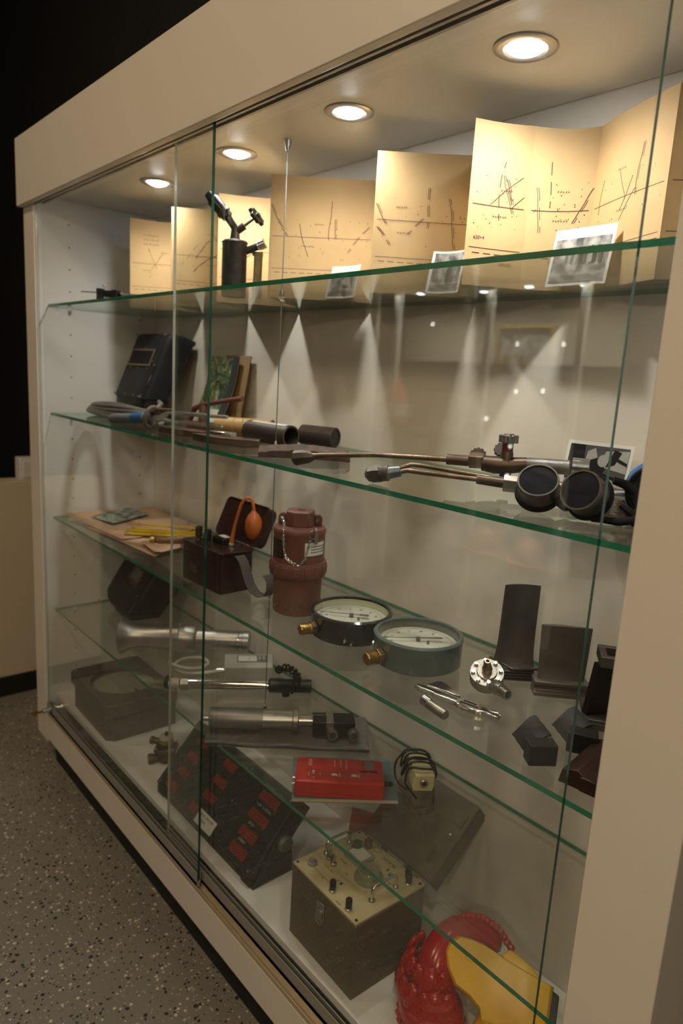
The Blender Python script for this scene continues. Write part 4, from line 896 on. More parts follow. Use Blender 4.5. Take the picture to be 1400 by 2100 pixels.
o = obj('chain', ch, steel, ca); o['kind'] = 'stuff'
obj('key_ring', G().path([(0.030 + 0.008 * math.cos(t), -0.0515 + 0.001 * math.sin(t), 0.176 + 0.008 * math.sin(t)) for t in [2 * math.pi * i / 20 for i in range(20)]], 0.0008, 6, closed=True), steel, ca)
obj('nickel_clip', G().prism(rrect(-0.004, 0.004, -0.012, 0.012, 0.002), -0.001, 0.001, T(0.036, -0.0445, 0.168) @ Rz(35) @ Rx(90)).path([(0.036 + 0.005 * math.cos(t), -0.045, 0.181 + 0.006 * math.sin(t)) for t in [math.pi * i / 10 for i in range(11)]], 0.0014, 8), nickel, ca)

# the two pressure gauges lying on their backs
dialm = pm('cream_dial', (0.74, 0.73, 0.66), 0.5, col2=(0.68, 0.67, 0.59), scale=12)
cover_g = glass('gauge_glass', (0.97, 0.975, 0.965))
def gauge(label, loc, rz, H, body, rimc, inner, fit_ang, needle_ang, wide):
    t = thing('pressure_gauge', label, 'pressure gauge', loc, 0)
    r = 0.080
    obj('housing', G().lathe([(0, 0.0005), (r - 0.004, 0.0005), (r - 0.001, 0.003), (r - 0.001, H - 0.010), (r, H - 0.008), (r + 0.0005, H - 0.003), (r - 0.003, H), (r - 0.0075, H - 0.001), (r - 0.0085, H - 0.004), (r - 0.0085, H - 0.019), (0, H - 0.019)], 64), body, t)
    obj('inner_ring', G().lathe([(r - 0.0092, H - 0.0042), (r - 0.0088, H - 0.0042), (r - 0.0088, H - 0.0178), (r - 0.0092, H - 0.0178)], 64), inner, t)
    dl = obj('dial', G().lathe([(0, H - 0.0186), (r - 0.0095, H - 0.0186), (r - 0.0095, H - 0.0176), (0, H - 0.0176)], 64), dialm, t)
    tk = G(); z = H - 0.0174
    for k in range(51):
        a = R(needle_ang - 5.4 * k); big = k % 5 == 0
        M = Rz(math.degrees(a)) @ T(0.060, 0, z)
        tk.box(-0.004 if big else -0.002, 0.002, -0.00045 if big else -0.0002, 0.00045 if big else 0.0002, 0, 0.0001, M)
    tk.path([(0.062 * math.cos(R(needle_ang - 270 * i / 60)), 0.062 * math.sin(R(needle_ang - 270 * i / 60)), z) for i in range(61)], 0.00025, 4)
    o = obj('scale_marks', tk, pm('dial_grey_print', (0.14, 0.14, 0.13), 0.6), dl, smooth=False); o['kind'] = 'stuff'
    nums = G()
    for k in range(0, 11):
        a = R(needle_ang - 27 * k)
        q = scribble(2, 0.007, 0.005, T(0.049 * math.cos(a), 0.049 * math.sin(a), z) @ Rz(needle_ang + 60), k)
        nums.add(q.v, q.f)
    o = obj('scale_numbers', nums, pm('dial_grey_print', (0.14, 0.14, 0.13), 0.6), dl, smooth=False); o['kind'] = 'stuff'
    MN = Rz(needle_ang) @ T(0, 0, H - 0.0115)
    nd = G().prism([(0.004, -0.0016), (0.060, -0.0004), (0.063, 0), (0.060, 0.0004), (0.004, 0.0016)], 0, 0.0006, MN).prism([(-0.004, -0.0014), (-0.014, -0.0016), (-0.018, -0.0045), (-0.034, -0.0055), (-0.034, 0.0055), (-0.018, 0.0045), (-0.014, 0.0016), (-0.004, 0.0014)] if not wide else [(-0.004, -0.002), (-0.042, -0.0038), (-0.042, 0.0038), (-0.004, 0.002)], 0, 0.0006, MN)
    if wide: nd.prism([(0.052, -0.0006), (0.060, -0.0035), (0.068, 0), (0.060, 0.0035), (0.052, 0.0006)], 0.0001, 0.0007, MN)
    nd.cyl((0, 0, -0.006), (0, 0, 0.0012), 0.0042, n=20, M=MN)
    obj('needle', nd, pm('dark_needle', (0.03, 0.03, 0.03), 0.4), t)
    obj('stop_pin', G().cyl((0.020 * math.cos(R(needle_ang + 140)), 0.020 * math.sin(R(needle_ang + 140)), H - 0.0176), (0.020 * math.cos(R(needle_ang + 140)), 0.020 * math.sin(R(needle_ang + 140)), H - 0.012), 0.0024, n=14), pm('dark_needle', (0.03, 0.03, 0.03), 0.4), t)
    obj('cover_glass', G().lathe([(0, H - 0.0052), (r - 0.0082, H - 0.0052), (r - 0.0082, H - 0.0032), (0, H - 0.0032)], 48), cover_g, t)
    # brass connection
    A_ = Rz(fit_ang) @ T(r - 0.003, 0, 0.021) @ Ry(90)
    k = 1.0 if not wide else 1.12
    fi = obj('connection', G().lathe([(0, 0), (0.0085 * k, 0), (0.0085 * k, 0.012), (0.0078 * k, 0.0125), (0.0078 * k, 0.016), (0.0098 * k, 0.0165), (0.0098 * k, 0.034), (0.0085 * k, 0.036), (0.0055, 0.0365), (0.0045, 0.032), (0, 0.032)], 24, A_), brass, t)
    obj('hex_flats', G().path([tuple(A_ @ Vector((0, 0, 0.002))), tuple(A_ @ Vector((0, 0, 0.013 * k)))], 0.0132 * k, 6), brass if wide else pm('dark_brass', (0.20, 0.14, 0.06), 0.35, 0.9), fi, bevel=0.0008)
    th = G()
    for q in range(7): th.path([tuple(A_ @ Vector((0.0100 * k * math.cos(a), 0.0100 * k * math.sin(a), 0.0185 + 0.0024 * q))) for a in [2 * math.pi * i / 20 for i in range(20)]], 0.0006, 5, closed=True)
    o = obj('thread', th, brass, fi); o['kind'] = 'stuff'
    if not wide: obj('yellow_seal', G().lathe([(0.0078, 0.0126), (0.0090, 0.0126), (0.0090, 0.0162), (0.0078, 0.0162)], 20, A_), pm('yellow_seal_paint', (0.55, 0.33, 0.02), 0.5), fi)
    return t
gb = pm('gloss_black_enamel', (0.008, 0.008, 0.009), 0.16, spec=0.6, coat=0.4)
gt = pm('grey_green_enamel', (0.090, 0.122, 0.120), 0.22, col2=(0.080, 0.108, 0.106), scale=20, coat=0.3)
gauge('round pressure gauge in a gloss black housing, lying on its back', (1.268, 0.144, S3), 0, 0.0483, gb, gb, pm('pale_cream_ring', (0.62, 0.61, 0.44), 0.5), 260, 223, False)
g2 = gauge('round pressure gauge in a grey green housing, lying on its back', (1.433, 0.158, S3), 0, 0.0523, gt, gt, pm('dark_ring', (0.05, 0.055, 0.05), 0.4), 262, 235, True)
obj('case_screw', G().lathe([(0, 0), (0.005, 0), (0.005, 0.003), (0.003, 0.0045), (0, 0.0048)], 14, Rz(222) @ T(0.0785, 0, 0.022) @ Ry(90)), steel, g2)

# cut open injector, drill bit
chrome = pm('polished_section_steel', (0.60, 0.59, 0.57), 0.16, 1.0, col2=(0.48, 0.47, 0.45), scale=80)
ci = thing('injector_section', 'bright steel injector cut open lengthwise, lying before the grey green gauge', 'injector', (1.585, 0.083, S3), 11)
half = [(-0.072, -0.004), (-0.060, -0.0066), (-0.036, -0.0066), (-0.034, -0.0090), (0.006, -0.0090), (0.010, -0.0135), (0.030, -0.0150), (0.046, -0.0125), (0.052, -0.0085), (0.064, -0.0100), (0.077, -0.0100), (0.078, 0.0060), (0.060, 0.0075), (0.050, 0.0062), (0.040, 0.0105), (0.012, 0.0105), (0.006, 0.0070), (-0.034, 0.0066), (-0.060, 0.0056), (-0.071, 0.0020)]
obj('half_body', G().prism(half, 0.0006, 0.0085), chrome, ci, bevel=0.0022, ang=30)
obj('upper_wall', G().prism([(-0.056, 0.0062), (-0.004, 0.0080), (0.004, 0.0120), (-0.036, 0.0330), (-0.046, 0.0345), (-0.050, 0.0300)], 0.0006, 0.0105), chrome, ci, bevel=0.0012)
obj('bore', G().box(-0.068, 0.004, -0.0012, 0.0012, 0.0086, 0.0089).box(0.046, 0.076, -0.0022, 0.0006, 0.0086, 0.0089), iron, ci)
obj('slot', G().box(0.012, 0.042, -0.0060, -0.0020, 0.0086, 0.0090).box(0.014, 0.036, 0.0020, 0.0050, 0.0086, 0.0090), dark_in, ci)
obj('needle_tip', G().path([(0.060, -0.004, 0.0085), (0.074, -0.003, 0.0098), (0.080, -0.003, 0.0092)], [0.0025, 0.003, 0.0012], 10), chrome, ci)
obj('side_nipple', G().path([(0.010, -0.006, 0.005), (0.022, -0.016, 0.006), (0.034, -0.017, 0.006)], [0.004, 0.0045, 0.003], 10), chrome, ci)
db = thing('milling_bit', 'short worn steel milling bit lying at the front of the third shelf', 'drill bit', (1.563, 0.036, S3), -10)
obj('shank', G().path([(0.012, 0, 0.0082), (0.050, 0, 0.0082), (0.052, 0, 0.0082)], [0.0078, 0.0078, 0.0066], 20), pm('worn_bit_steel', (0.33, 0.30, 0.27), 0.35, 0.9, col2=(0.22, 0.15, 0.09), scale=40), db)
obj('cutting_crown', G().prism(gearpoly(0.0074, 8, 0.0007, 5), -0.002, 0.014, T(0, 0, 0.0086) @ Ry(90)), steel, db)
# flanged pressure cell with eight bolts
fl = thing('flanged_pressure_cell', 'tilted round steel cell with eight bright bolts and two nozzles', 'pressure cell', (1.585, 0.160, S3))
axv = (zv * 0.86 + Vector((0.53, -0.83, 0)) * 0.50).normalized(); xv = axv.cross(zv).normalized(); yv = axv.cross(xv)
Mf = Matrix((xv, yv, axv)).transposed().to_4x4(); Mf.translation = Vector((0, 0, 0.0315))
obj('body', G().lathe([(0, -0.020), (0.0265, -0.020), (0.0275, -0.018), (0.0275, 0.0), (0.0270, 0.0015), (0, 0.0015)], 44, Mf), pm('cell_steel', (0.36, 0.32, 0.27), 0.42, 0.9, col2=(0.28, 0.24, 0.20), scale=60), fl)
obj('raised_disc', G().lathe([(0, 0.0016), (0.0165, 0.0016), (0.0165, 0.004), (0.0155, 0.0048), (0, 0.0052)], 40, Mf), pm('cell_steel', (0.36, 0.32, 0.27), 0.42, 0.9), fl)
obj('top_nozzle', G().lathe([(0.007, 0.005), (0.008, 0.006), (0.0085, 0.012), (0.0065, 0.014), (0.0068, 0.018), (0.0058, 0.022), (0.0045, 0.0305), (0.003, 0.0305), (0.003, 0.024), (0, 0.024)], 24, Mf), pm('brown_nickel', (0.34, 0.26, 0.18), 0.3, 1.0), fl)
for k in range(8):
    a = 2 * math.pi * (k + 0.3) / 8
    bo = obj('bolt', G().path([tuple(Mf @ Vector((0.0222 * math.cos(a), 0.0222 * math.sin(a), 0.0018))), tuple(Mf @ Vector((0.0222 * math.cos(a), 0.0222 * math.sin(a), 0.0062)))], 0.0040, 6), steel, fl, bevel=0.0006)
    obj('washer', G().lathe([(0, 0.0015), (0.0048, 0.0015), (0.0048, 0.0022), (0, 0.0022)], 16, Mf @ T(0.0222 * math.cos(a), 0.0222 * math.sin(a), 0)), nickel, bo)
sdv = (Vector((0.95, -0.28, 0))).normalized(); s0 = Vector((0.020, -0.006, 0.019))
obj('side_port', G().path([tuple(s0), tuple(s0 + sdv * 0.010), tuple(s0 + sdv * 0.0105), tuple(s0 + sdv * 0.019), tuple(s0 + sdv * 0.0195), tuple(s0 + sdv * 0.036)], [0.010, 0.0122, 0.0105, 0.0105, 0.0082, 0.0082], 24), nickel, fl)
th = G()
for q in range(8): 
    c0 = s0 + sdv * (0.021 + 0.0019 * q); e1 = sdv.cross(zv).normalized()
    th.path([tuple(c0 + e1 * (0.0082 * math.cos(a)) + zv * (0.0082 * math.sin(a))) for a in [2 * math.pi * i / 20 for i in range(20)]], 0.0006, 5, closed=True)
o = obj('port_thread', th, pm('brown_nickel', (0.34, 0.26, 0.18), 0.3, 1.0), fl); o['kind'] = 'stuff'
obj('port_bore', G().path([tuple(s0 + sdv * 0.0355), tuple(s0 + sdv * 0.0363)], 0.0055, 18), dark_in, fl)

# turbine blades
bladem = pm('dark_blade_steel', (0.17, 0.16, 0.148), 0.36, 0.5, col2=(0.12, 0.113, 0.104), scale=18, amt=0.7, bump=0.03, bscale=90)
bladew = pm('brownish_blade_steel', (0.17, 0.152, 0.128), 0.48, 0.4, col2=(0.14, 0.125, 0.105), scale=25, amt=0.7, bump=0.05, bscale=120)
tb = thing('turbine_blade', 'tall curved turbine blade standing on its ridged root', 'turbine blade', (1.580, 0.245, S3), 49)
fir = []
for k in range(4):
    z0 = 0.0006 + 0.0056 * k; fir += [(0.016 + 0.0012 * k, z0), (0.0195 + 0.0012 * k, z0 + 0.0018), (0.0195 + 0.0012 * k, z0 + 0.0032), (0.0155 + 0.0012 * k, z0 + 0.0050)]
pol = fir + [(0.020, 0.0235)] + [(-0.020, 0.0235)] + [(-x, z) for x, z in reversed(fir)]
obj('fir_tree_root', G().add([(y_, x, z) for y_ in (-0.022, 0.028) for x, z in pol], [tuple(range(len(pol))), tuple(range(2 * len(pol) - 1, len(pol) - 1, -1))] + [(i, (i + 1) % len(pol), len(pol) + (i + 1) % len(pol), len(pol) + i) for i in range(len(pol))]), bladem, tb, ang=20)
obj('platform', G().prism([(-0.040, 0.022), (-0.012, -0.026), (0.036, -0.022), (0.030, 0.026)], 0.0235, 0.0275), bladem, tb, bevel=0.0008)
rr = []
for j in range(15):
    v = j / 14; z = 0.0275 + 0.139 * v; tw = R(-16 + 22 * v); ch_ = 0.0580 + 0.004 * v + (0.010 * (1 - v) ** 6); th_ = 0.0040 * (1 - 0.45 * v) + 0.006 * max(0, 1 - v * 9)
    ring = []
    for i in range(20):
        a = 2 * math.pi * i / 20; u = math.cos(a)
        x = u * ch_ / 2; y = math.sin(a) * th_ * (0.55 + 0.45 * -u) + 0.011 * (1 - u * u) * (1 - 0.35 * v)
        ring.append((x * math.cos(tw) - y * math.sin(tw) - 0.004 + 0.002 * v, x * math.sin(tw) + y * math.cos(tw) - 0.004, z))
    rr.append(ring)
obj('airfoil', G().loft(rr), bladem, tb, ang=50)
wbld = thing('turbine_blade', 'short broad turbine blade on a grooved foot, beside the tall blade', 'turbine blade', (1.662, 0.250, S3), 44)
ft = [(-0.015, 0.0005), (0.015, 0.0005), (0.015, 0.008), (0.010, 0.0105), (0.010, 0.0175), (0.015, 0.0195), (0.015, 0.0265), (-0.015, 0.0265), (-0.015, 0.0195), (-0.010, 0.0175), (-0.010, 0.0105), (-0.015, 0.008)]
obj('grooved_foot', G().add([(x, y, z) for x in (-0.041, 0.047) for y, z in ft], [tuple(range(12)), tuple(range(23, 11, -1))] + [(i, (i + 1) % 12, 12 + (i + 1) % 12, 12 + i) for i in range(12)]), bladew, wbld, bevel=0.0018)
rr = []
for j in range(9):
    v = j / 8; z = 0.0262 + 0.092 * v
    ring = []
    for i in range(20):
        a = 2 * math.pi * i / 20; u = math.cos(a)
        ring.append((0.003 + u * (0.0375 + 0.003 * v), math.sin(a) * (0.0062 + 0.006 * max(0, 1 - 10 * v)) * (0.7 - 0.3 * u) + 0.003 * (1 - u * u), z))
    rr.append(ring)
obj('airfoil', G().loft(rr), bladew, wbld, ang=50)
def blade_stub(label, loc, rz, mat, sx, flip, brz):
    t = thing('broken_blade', label, 'blade fragment', loc, rz)
    obj('root_block', G().box(-sx / 2, sx / 2, -0.012, 0.012, 0.0005, 0.0300, Rz(brz)), mat, t, bevel=0.0015)
    rows = []
    for j in range(7):
        v = j / 6; rows.append([(-0.012 - 0.050 * v + 0.002 * math.sin(7 * i), -0.014 + 0.034 * i / 8 + 0.012 * v * flip + 0.001 * math.sin(3 * j), 0.004 + 0.006 * (1 - ((i - 4) / 4) ** 2) + 0.028 * i / 8 + 0.0025 * v) for i in range(9)])
    obj('airfoil_stump', G().sheet(rows, 0.003), mat, t, ang=50)
    return t
stub = pm('burnt_blade_steel', (0.020, 0.017, 0.015), 0.48, 0.0, spec=0.25, col2=(0.014, 0.012, 0.011), scale=60, amt=0.8, bump=0.25, bscale=200)
blade_stub('broken blade fragment with a square black block root, nearest the shelf front', (1.764, 0.046, S3), -31, stub, 0.038, 0.1, 84)
blade_stub('jagged broken blade fragment lying behind the square black block', (1.782, 0.120, S3), -33, stub, 0.040, -0.1, 62)
rbm = pm('red_brown_blade', (0.045, 0.020, 0.014), 0.36, 0.1, spec=0.35, col2=(0.025, 0.013, 0.010), scale=40, amt=0.8, bump=0.12)
rb = thing('brown_blade_root', 'long red brown ridged blade root lying at the pillar on the third shelf', 'blade root', (1.818, 0.078, S3), 97)
pol = [(-0.020, 0.0006), (0.020, 0.0006), (0.020, 0.005), (0.016, 0.008), (0.020, 0.011), (0.016, 0.014), (0.018, 0.018), (0.004, 0.026), (-0.016, 0.020)]
obj('ridged_bar', G().add([(x, -y, z) for x in (-0.050, 0.060) for y, z in pol], [tuple(range(9)), tuple(range(17, 8, -1))] + [(i, (i + 1) % 9, 9 + (i + 1) % 9, 9 + i) for i in range(9)]), rbm, rb, bevel=0.0012)
obj('end_block', G().box(-0.052, -0.018, -0.030, -0.008, 0.0006, 0.020), rbm, rb, bevel=0.0015)
dk = thing('vane_segment', 'large dark guide vane segment with framed top in the right corner of the third shelf', 'vane segment', (1.768, 0.248, S3), 35)
dkm = pm('sooty_steel', (0.010, 0.007, 0.006), 0.34, 0.0, spec=0.3, col2=(0.022, 0.010, 0.008), scale=25, amt=0.8, bump=0.1)
gr = pm('grey_frame_steel', (0.11, 0.10, 0.085), 0.45, 0.7, bump=0.1)
obj('base_rail', G().box(-0.055, 0.055, -0.045, -0.030, 0.0005, 0.012).box(-0.055, 0.055, -0.045, 0.030, 0.012, 0.017), gr, dk, bevel=0.001)
rr = []
for j in range(7):
    v = j / 6; rr.append([(-0.050 + 0.010 * v + 0.10 * i / 8, -0.034 + 0.030 * math.sin(math.pi * i / 8) * 0.6 + 0.012 * v, 0.017 + 0.078 * v) for i in range(9)])
obj('vane', G().sheet(rr, 0.012), dkm, dk)
obj('top_frame', G().box(-0.040, 0.055, -0.034, -0.024, 0.095, 0.112).box(-0.040, 0.055, 0.010, 0.020, 0.095, 0.112).box(-0.040, -0.030, -0.024, 0.010, 0.095, 0.112).box(0.045, 0.055, -0.024, 0.010, 0.095, 0.112), gr, dk, bevel=0.001)
# ============================================================ SHELF 4
welding_mask('dark brown welding mask with a small grey window, tipped back on the lowest shelf', (0.165, 0.112, S4 + 0.012), -6, 32, 0.27, 0.20, 0.10, fibre_b, (0.50, 0.76, 0.66, 0.84), 0.010, 1.0, pm('grey_clear_filter', (0.16, 0.165, 0.16), 0.15))
cast_al = pm('cast_aluminium', (0.52, 0.51, 0.49), 0.34, 0.95, col2=(0.42, 0.41, 0.39), scale=60, bump=0.12, bscale=300)
hn = thing('aluminium_horn', 'trumpet shaped aluminium nozzle lying on the lowest shelf', 'nozzle', (0.452, 0.032, S4), 48)
Mh = T(0, 0, 0.0535) @ Ry(89.2)
obj('bell', G().lathe([(0.0490, 0.004), (0.0525, 0.0), (0.0530, 0.002), (0.0440, 0.014), (0.0370, 0.028), (0.0330, 0.046), (0.0315, 0.070), (0.0320, 0.105), (0.0360, 0.140), (0.0405, 0.156), (0.0410, 0.164), (0.0385, 0.166)], 44, Mh), cast_al, hn)
obj('bell_mouth', G().lathe([(0.0500, 0.003), (0.040, 0.016), (0.031, 0.040), (0, 0.042)], 40, Mh), pm('aluminium_inside', (0.25, 0.245, 0.235), 0.5, 0.8), hn)
obj('barrel', G().lathe([(0.0385, 0.166), (0.0385, 0.205), (0.0365, 0.208), (0.0280, 0.210), (0.0265, 0.212), (0.0265, 0.338), (0.0285, 0.340), (0.0285, 0.356), (0.0240, 0.358), (0, 0.358)], 40, Mh), cast_al, hn)
obj('band', G().lathe([(0.0270, 0.326), (0.0282, 0.327), (0.0282, 0.331), (0.0270, 0.332)], 36, Mh), steel, hn)
obj('set_screw', G().cyl((0.160, -0.003, 0.093), (0.160, -0.003, 0.102), 0.004, n=10), steel, hn)

mb = thing('meter_unit', 'small pale grey meter box with a clear hose on the lowest shelf', 'meter', (0.766, 0.246, S4), 57)
pg = pm('pale_grey_case', (0.46, 0.45, 0.40), 0.45)
obj('case', G().prism(rrect(-0.0635, 0.0635, -0.044, 0.044, 0.003), 0.0005, 0.040), pg, mb, bevel=0.0015)
obj('display_bezel', G().box(-0.030, 0.050, -0.012, 0.032, 0.040, 0.0415), pm('grey_bezel', (0.16, 0.16, 0.15), 0.4), mb, bevel=0.0005)
ms = obj('meter_scale', G().box(-0.027, 0.022, -0.008, 0.028, 0.0416, 0.0420), paper, mb)
obj('meter_needle', G().box(-0.0005, 0.0005, -0.004, 0.022, 0.0421, 0.0424, T(0, 0, 0) @ Rz(-12)), ink, ms)
obj('key_switch', G().box(0.026, 0.033, 0.0, 0.024, 0.0416, 0.044), pg, mb, bevel=0.0005)
obj('key_switch', G().box(0.037, 0.044, 0.0, 0.024, 0.0416, 0.044), pg, mb, bevel=0.0005)
hose = pm('milky_clear_hose', (0.56, 0.55, 0.46), 0.25, spec=0.7)
hp = [(-0.062, 0.0, 0.012), (-0.085, -0.004, 0.010), (-0.115, -0.008, 0.007)]
hp += [(-0.152 + 0.046 * math.cos(R(a)), 0.038 + 0.046 * math.sin(R(a)), 0.0060 + 0.014 * k / 13) for k, a in enumerate(range(270, -121, -30))]
hp += [(-0.205, 0.030, 0.016), (-0.215, 0.055, 0.010)]
ho = G().path(hp, 0.0052, 14)
obj('hose', ho, hose, mb, sub=1)
obj('hose_nipple', G().cyl((-0.062, 0, 0.012), (-0.084, 0.003, 0.011), 0.0062, n=16), steel, mb)

pb = thing('probe_rod', 'chrome probe rod with black grip and coiled black lead on the lowest shelf', 'probe', (0.735, 0.030, S4), math.degrees(math.atan2(0.289, 0.212)))
zc = 0.019
obj('chrome_rod', G().path([(0.040, 0, zc), (0.250, 0, zc)], 0.0125, 22), pm('mirror_chrome', (0.72, 0.71, 0.70), 0.08, 1.0), pb)
obj('rod_collar', G().path([(0.026, 0, zc), (0.030, 0, zc), (0.048, 0, zc), (0.049, 0, zc)], [0.0130, 0.0160, 0.0160, 0.0130], 22), nickel, pb)
obj('probe_tip', G().path([(0.000, 0.006, zc), (0.014, 0.004, zc), (0.028, 0, zc)], [0.0115, 0.0130, 0.0115], 20), white, pb)
obj('tip_knob', G().prism(gearpoly(0.0165, 12, 0.0010, 5), -0.004, 0.006, T(-0.003, 0.007, zc) @ Rz(-20) @ Ry(90)), black, pb, bevel=0.0006)
obj('grip', G().path([(0.248, 0, zc), (0.252, 0, zc), (0.285, 0, zc), (0.287, 0, zc), (0.357, 0, zc), (0.358, 0, zc)], [0.0130, 0.0182, 0.0182, 0.0170, 0.0170, 0.0140], 24), black, pb)
spine = [Vector(q) for q in ((0.268, 0.060, 0.030), (0.282, 0.050, 0.046), (0.300, 0.028, 0.054), (0.318, 0.006, 0.050), (0.322, -0.014, 0.040), (0.312, -0.028, 0.026), (0.296, -0.034, 0.016), (0.284, -0.034, 0.0135))]
coil = []
for k in range(len(spine) - 1):
    for q in range(14):
        u = q / 14; c0 = spine[k].lerp(spine[k + 1], u); d = (spine[k + 1] - spine[k]).normalized(); e1 = d.orthogonal().normalized(); e2 = d.cross(e1)
        a = 2 * math.pi * (k * 14 + q) / 7.0
        coil.append(tuple(c0 + e1 * (0.0085 * math.cos(a)) + e2 * (0.0085 * math.sin(a))))
obj('coiled_lead', G().path(coil, 0.0030, 7), blackm, pb)

pu = thing('sampling_pump', 'brushed metal hand pump with black plastic head lying on a grey bag', 'pump', (0.985, 0.000, S4), 53)
zp = 0.038
obj('pump_barrel', G().path([(0.000, 0.010, zp), (0.003, 0.010, zp), (0.118, 0.010, zp)], [0.0225, 0.0245, 0.0245], 28), pm('grey_anodised', (0.26, 0.25, 0.235), 0.4, 0.8, col2=(0.20, 0.19, 0.18), scale=40), pu)
obj('bright_barrel', G().path([(0.118, 0.010, zp), (0.186, 0.010, zp)], 0.0225, 28), pm('satin_barrel', (0.46, 0.44, 0.41), 0.3, 0.95), pu)
obj('barrel_ring', G().path([(0.183, 0.010, zp), (0.185, 0.010, zp), (0.195, 0.010, zp), (0.197, 0.010, zp)], [0.0225, 0.0255, 0.0255, 0.0225], 28), nickel, pu)
obj('piston_rod', G().path([(0.197, 0.010, zp - 0.001), (0.232, 0.010, zp - 0.001)], 0.0130, 20), steel, pu)
obj('rear_stud', G().path([(-0.014, 0.010, zp), (0.000, 0.010, zp)], 0.0065, 14), steel, pu)
hd = obj('plastic_head', G().box(0.228, 0.322, -0.022, 0.026, 0.016, 0.050), black, pu, bevel=0.002)
obj('clamp_band', G().box(0.258, 0.274, -0.0235, 0.0275, 0.0500, 0.0525).box(0.258, 0.274, -0.0245, -0.0222, 0.030, 0.0525), steel, hd, bevel=0.0006)
for x in (0.272, 0.318):
    k = obj('thumb_knob', G().prism(gearpoly(0.0118, 16, 0.0006, 4), 0, 0.016, T(x, -0.022, 0.028) @ Rx(90)), pm('knob_grey', (0.10, 0.095, 0.09), 0.4, 0.5), hd, bevel=0.0006)
    obj('knob_rim', G().lathe([(0.0075, 0.016), (0.0112, 0.016), (0.0108, 0.0172), (0.0075, 0.0172)], 24, T(x, -0.022, 0.028) @ Rx(90)), nickel, k)
q = scribble(8, 0.026, 0.005, T(0.243, 0.012, 0.0503), 3)
obj('head_lettering', q, pm('faded_white_print', (0.45, 0.45, 0.43), 0.5), hd, smooth=False)['kind'] = 'stuff'
plb = thing('plastic_bag', 'folded grey plastic sleeve under the hand pump', 'bag', (1.055, 0.152, S4), 50)
plm = pm('grey_plastic_film', (0.125, 0.12, 0.115), 0.28, col2=(0.095, 0.09, 0.086), scale=10, bump=0.25, bscale=35)
rows = [[(-0.165 + 0.355 * i / 16, -0.082 + 0.150 * j / 10, 0.0015 + (0.008 if j < 3 else 0.011 - 0.0008 * j) + 0.0018 * math.sin(i * 1.1 + j * 0.8)) for i in range(17)] for j in range(11)]
obj('sleeve_top', G().sheet(rows, 0.0012), plm, plb)
obj('sleeve_bottom', G().sheet([[(-0.163 + 0.357 * i / 10, -0.086 + 0.152 * j / 6, 0.0022 + 0.0008 * math.sin(i * 1.7 + j)) for i in range(11)] for j in range(7)], 0.0012), plm, plb)
obj('rolled_seam', G().path([(-0.163 + 0.357 * i / 16, -0.083 + 0.002 * math.sin(i), 0.0075 + 0.001 * math.sin(i * 0.9)) for i in range(17)], 0.0040, 8), plm, plb)

bk = thing('booklet', 'thin blue grey booklet lying under the red meter', 'booklet', (1.291, 0.130, S4), 52.2)
obj('cover', G().prism([(-0.1025, -0.072), (0.1025, -0.072), (0.1025, 0.072), (-0.1025, 0.072)], 0.0080, 0.0090), pm('blue_grey_card', (0.12, 0.19, 0.21), 0.5, col2=(0.10, 0.165, 0.185), scale=30), bk)
obj('pages', G().prism([(-0.102, -0.0715), (0.1018, -0.0715), (0.1018, 0.0715), (-0.102, 0.0715)], 0.0016, 0.0080), pm('page_edges', (0.62, 0.50, 0.32), 0.7, col2=(0.48, 0.38, 0.24), scale=500, stretch=(0.02, 0.02, 1)), bk)
obj('back_cover', G().prism([(-0.1025, -0.072), (0.1025, -0.072), (0.1025, 0.072), (-0.1025, 0.072)], 0.0006, 0.0016), pm('blue_grey_card', (0.12, 0.19, 0.21), 0.5), bk)
rm = thing('red_meter', 'bright red handheld meter with small grey display on a blue booklet', 'meter', (1.307, 0.104, S4 + 0.0092), 49.2)
redp = pm('red_plastic', (0.46, 0.020, 0.014), 0.4, spec=0.3, col2=(0.41, 0.017, 0.012), scale=40, bump=0.04, bscale=900)
obj('case', G().loft([[(x, y, z) for x, y in rrect(-0.087 + i, 0.087 - i, -0.0445 + i, 0.0445 - i, 0.006)] for z, i in ((0.0003, 0.002), (0.002, 0.0), (0.0095, 0.0), (0.0098, 0.0008), (0.0102, 0.0008), (0.0105, 0.0), (0.0315, 0.0016), (0.0335, 0.004))]), redp, rm, ang=40)
fp = obj('front_field', G().prism(rrect(-0.064, 0.075, -0.036, 0.0, 0.003), 0.0335, 0.0339).prism(rrect(0.040, 0.075, -0.004, 0.038, 0.003), 0.0335, 0.0339), pm('red_label_film', (0.36, 0.015, 0.012), 0.32), rm)
ds = obj('display', G().box(0.049, 0.068, 0.004, 0.034, 0.0340, 0.0346), pm('lcd_grey', (0.13, 0.14, 0.125), 0.2), rm)
obj('display_frame', G().box(0.047, 0.070, 0.002, 0.0038, 0.0338, 0.0352).box(0.047, 0.070, 0.0342, 0.036, 0.0338, 0.0352).box(0.047, 0.0488, 0.0038, 0.0342, 0.0338, 0.0352).box(0.0682, 0.070, 0.0038, 0.0342, 0.0338, 0.0352), pm('red_frame', (0.34, 0.014, 0.012), 0.35), ds)
for x in (-0.010, 0.028):
    obj('slide_switch', G().prism(arc(0, 0, 0.0062, 0, 180, 8), 0.0340, 0.0352, T(x, -0.021, 0) @ Rz(0)), pm('switch_ivory', (0.55, 0.52, 0.44), 0.4), rm)
obj('toggle', G().box(-0.053, -0.049, -0.019, -0.012, 0.034, 0.0385), pm('switch_ivory', (0.55, 0.52, 0.44), 0.4), rm, bevel=0.0006)
wht = pm('pink_white_print', (0.66, 0.48, 0.45), 0.5)
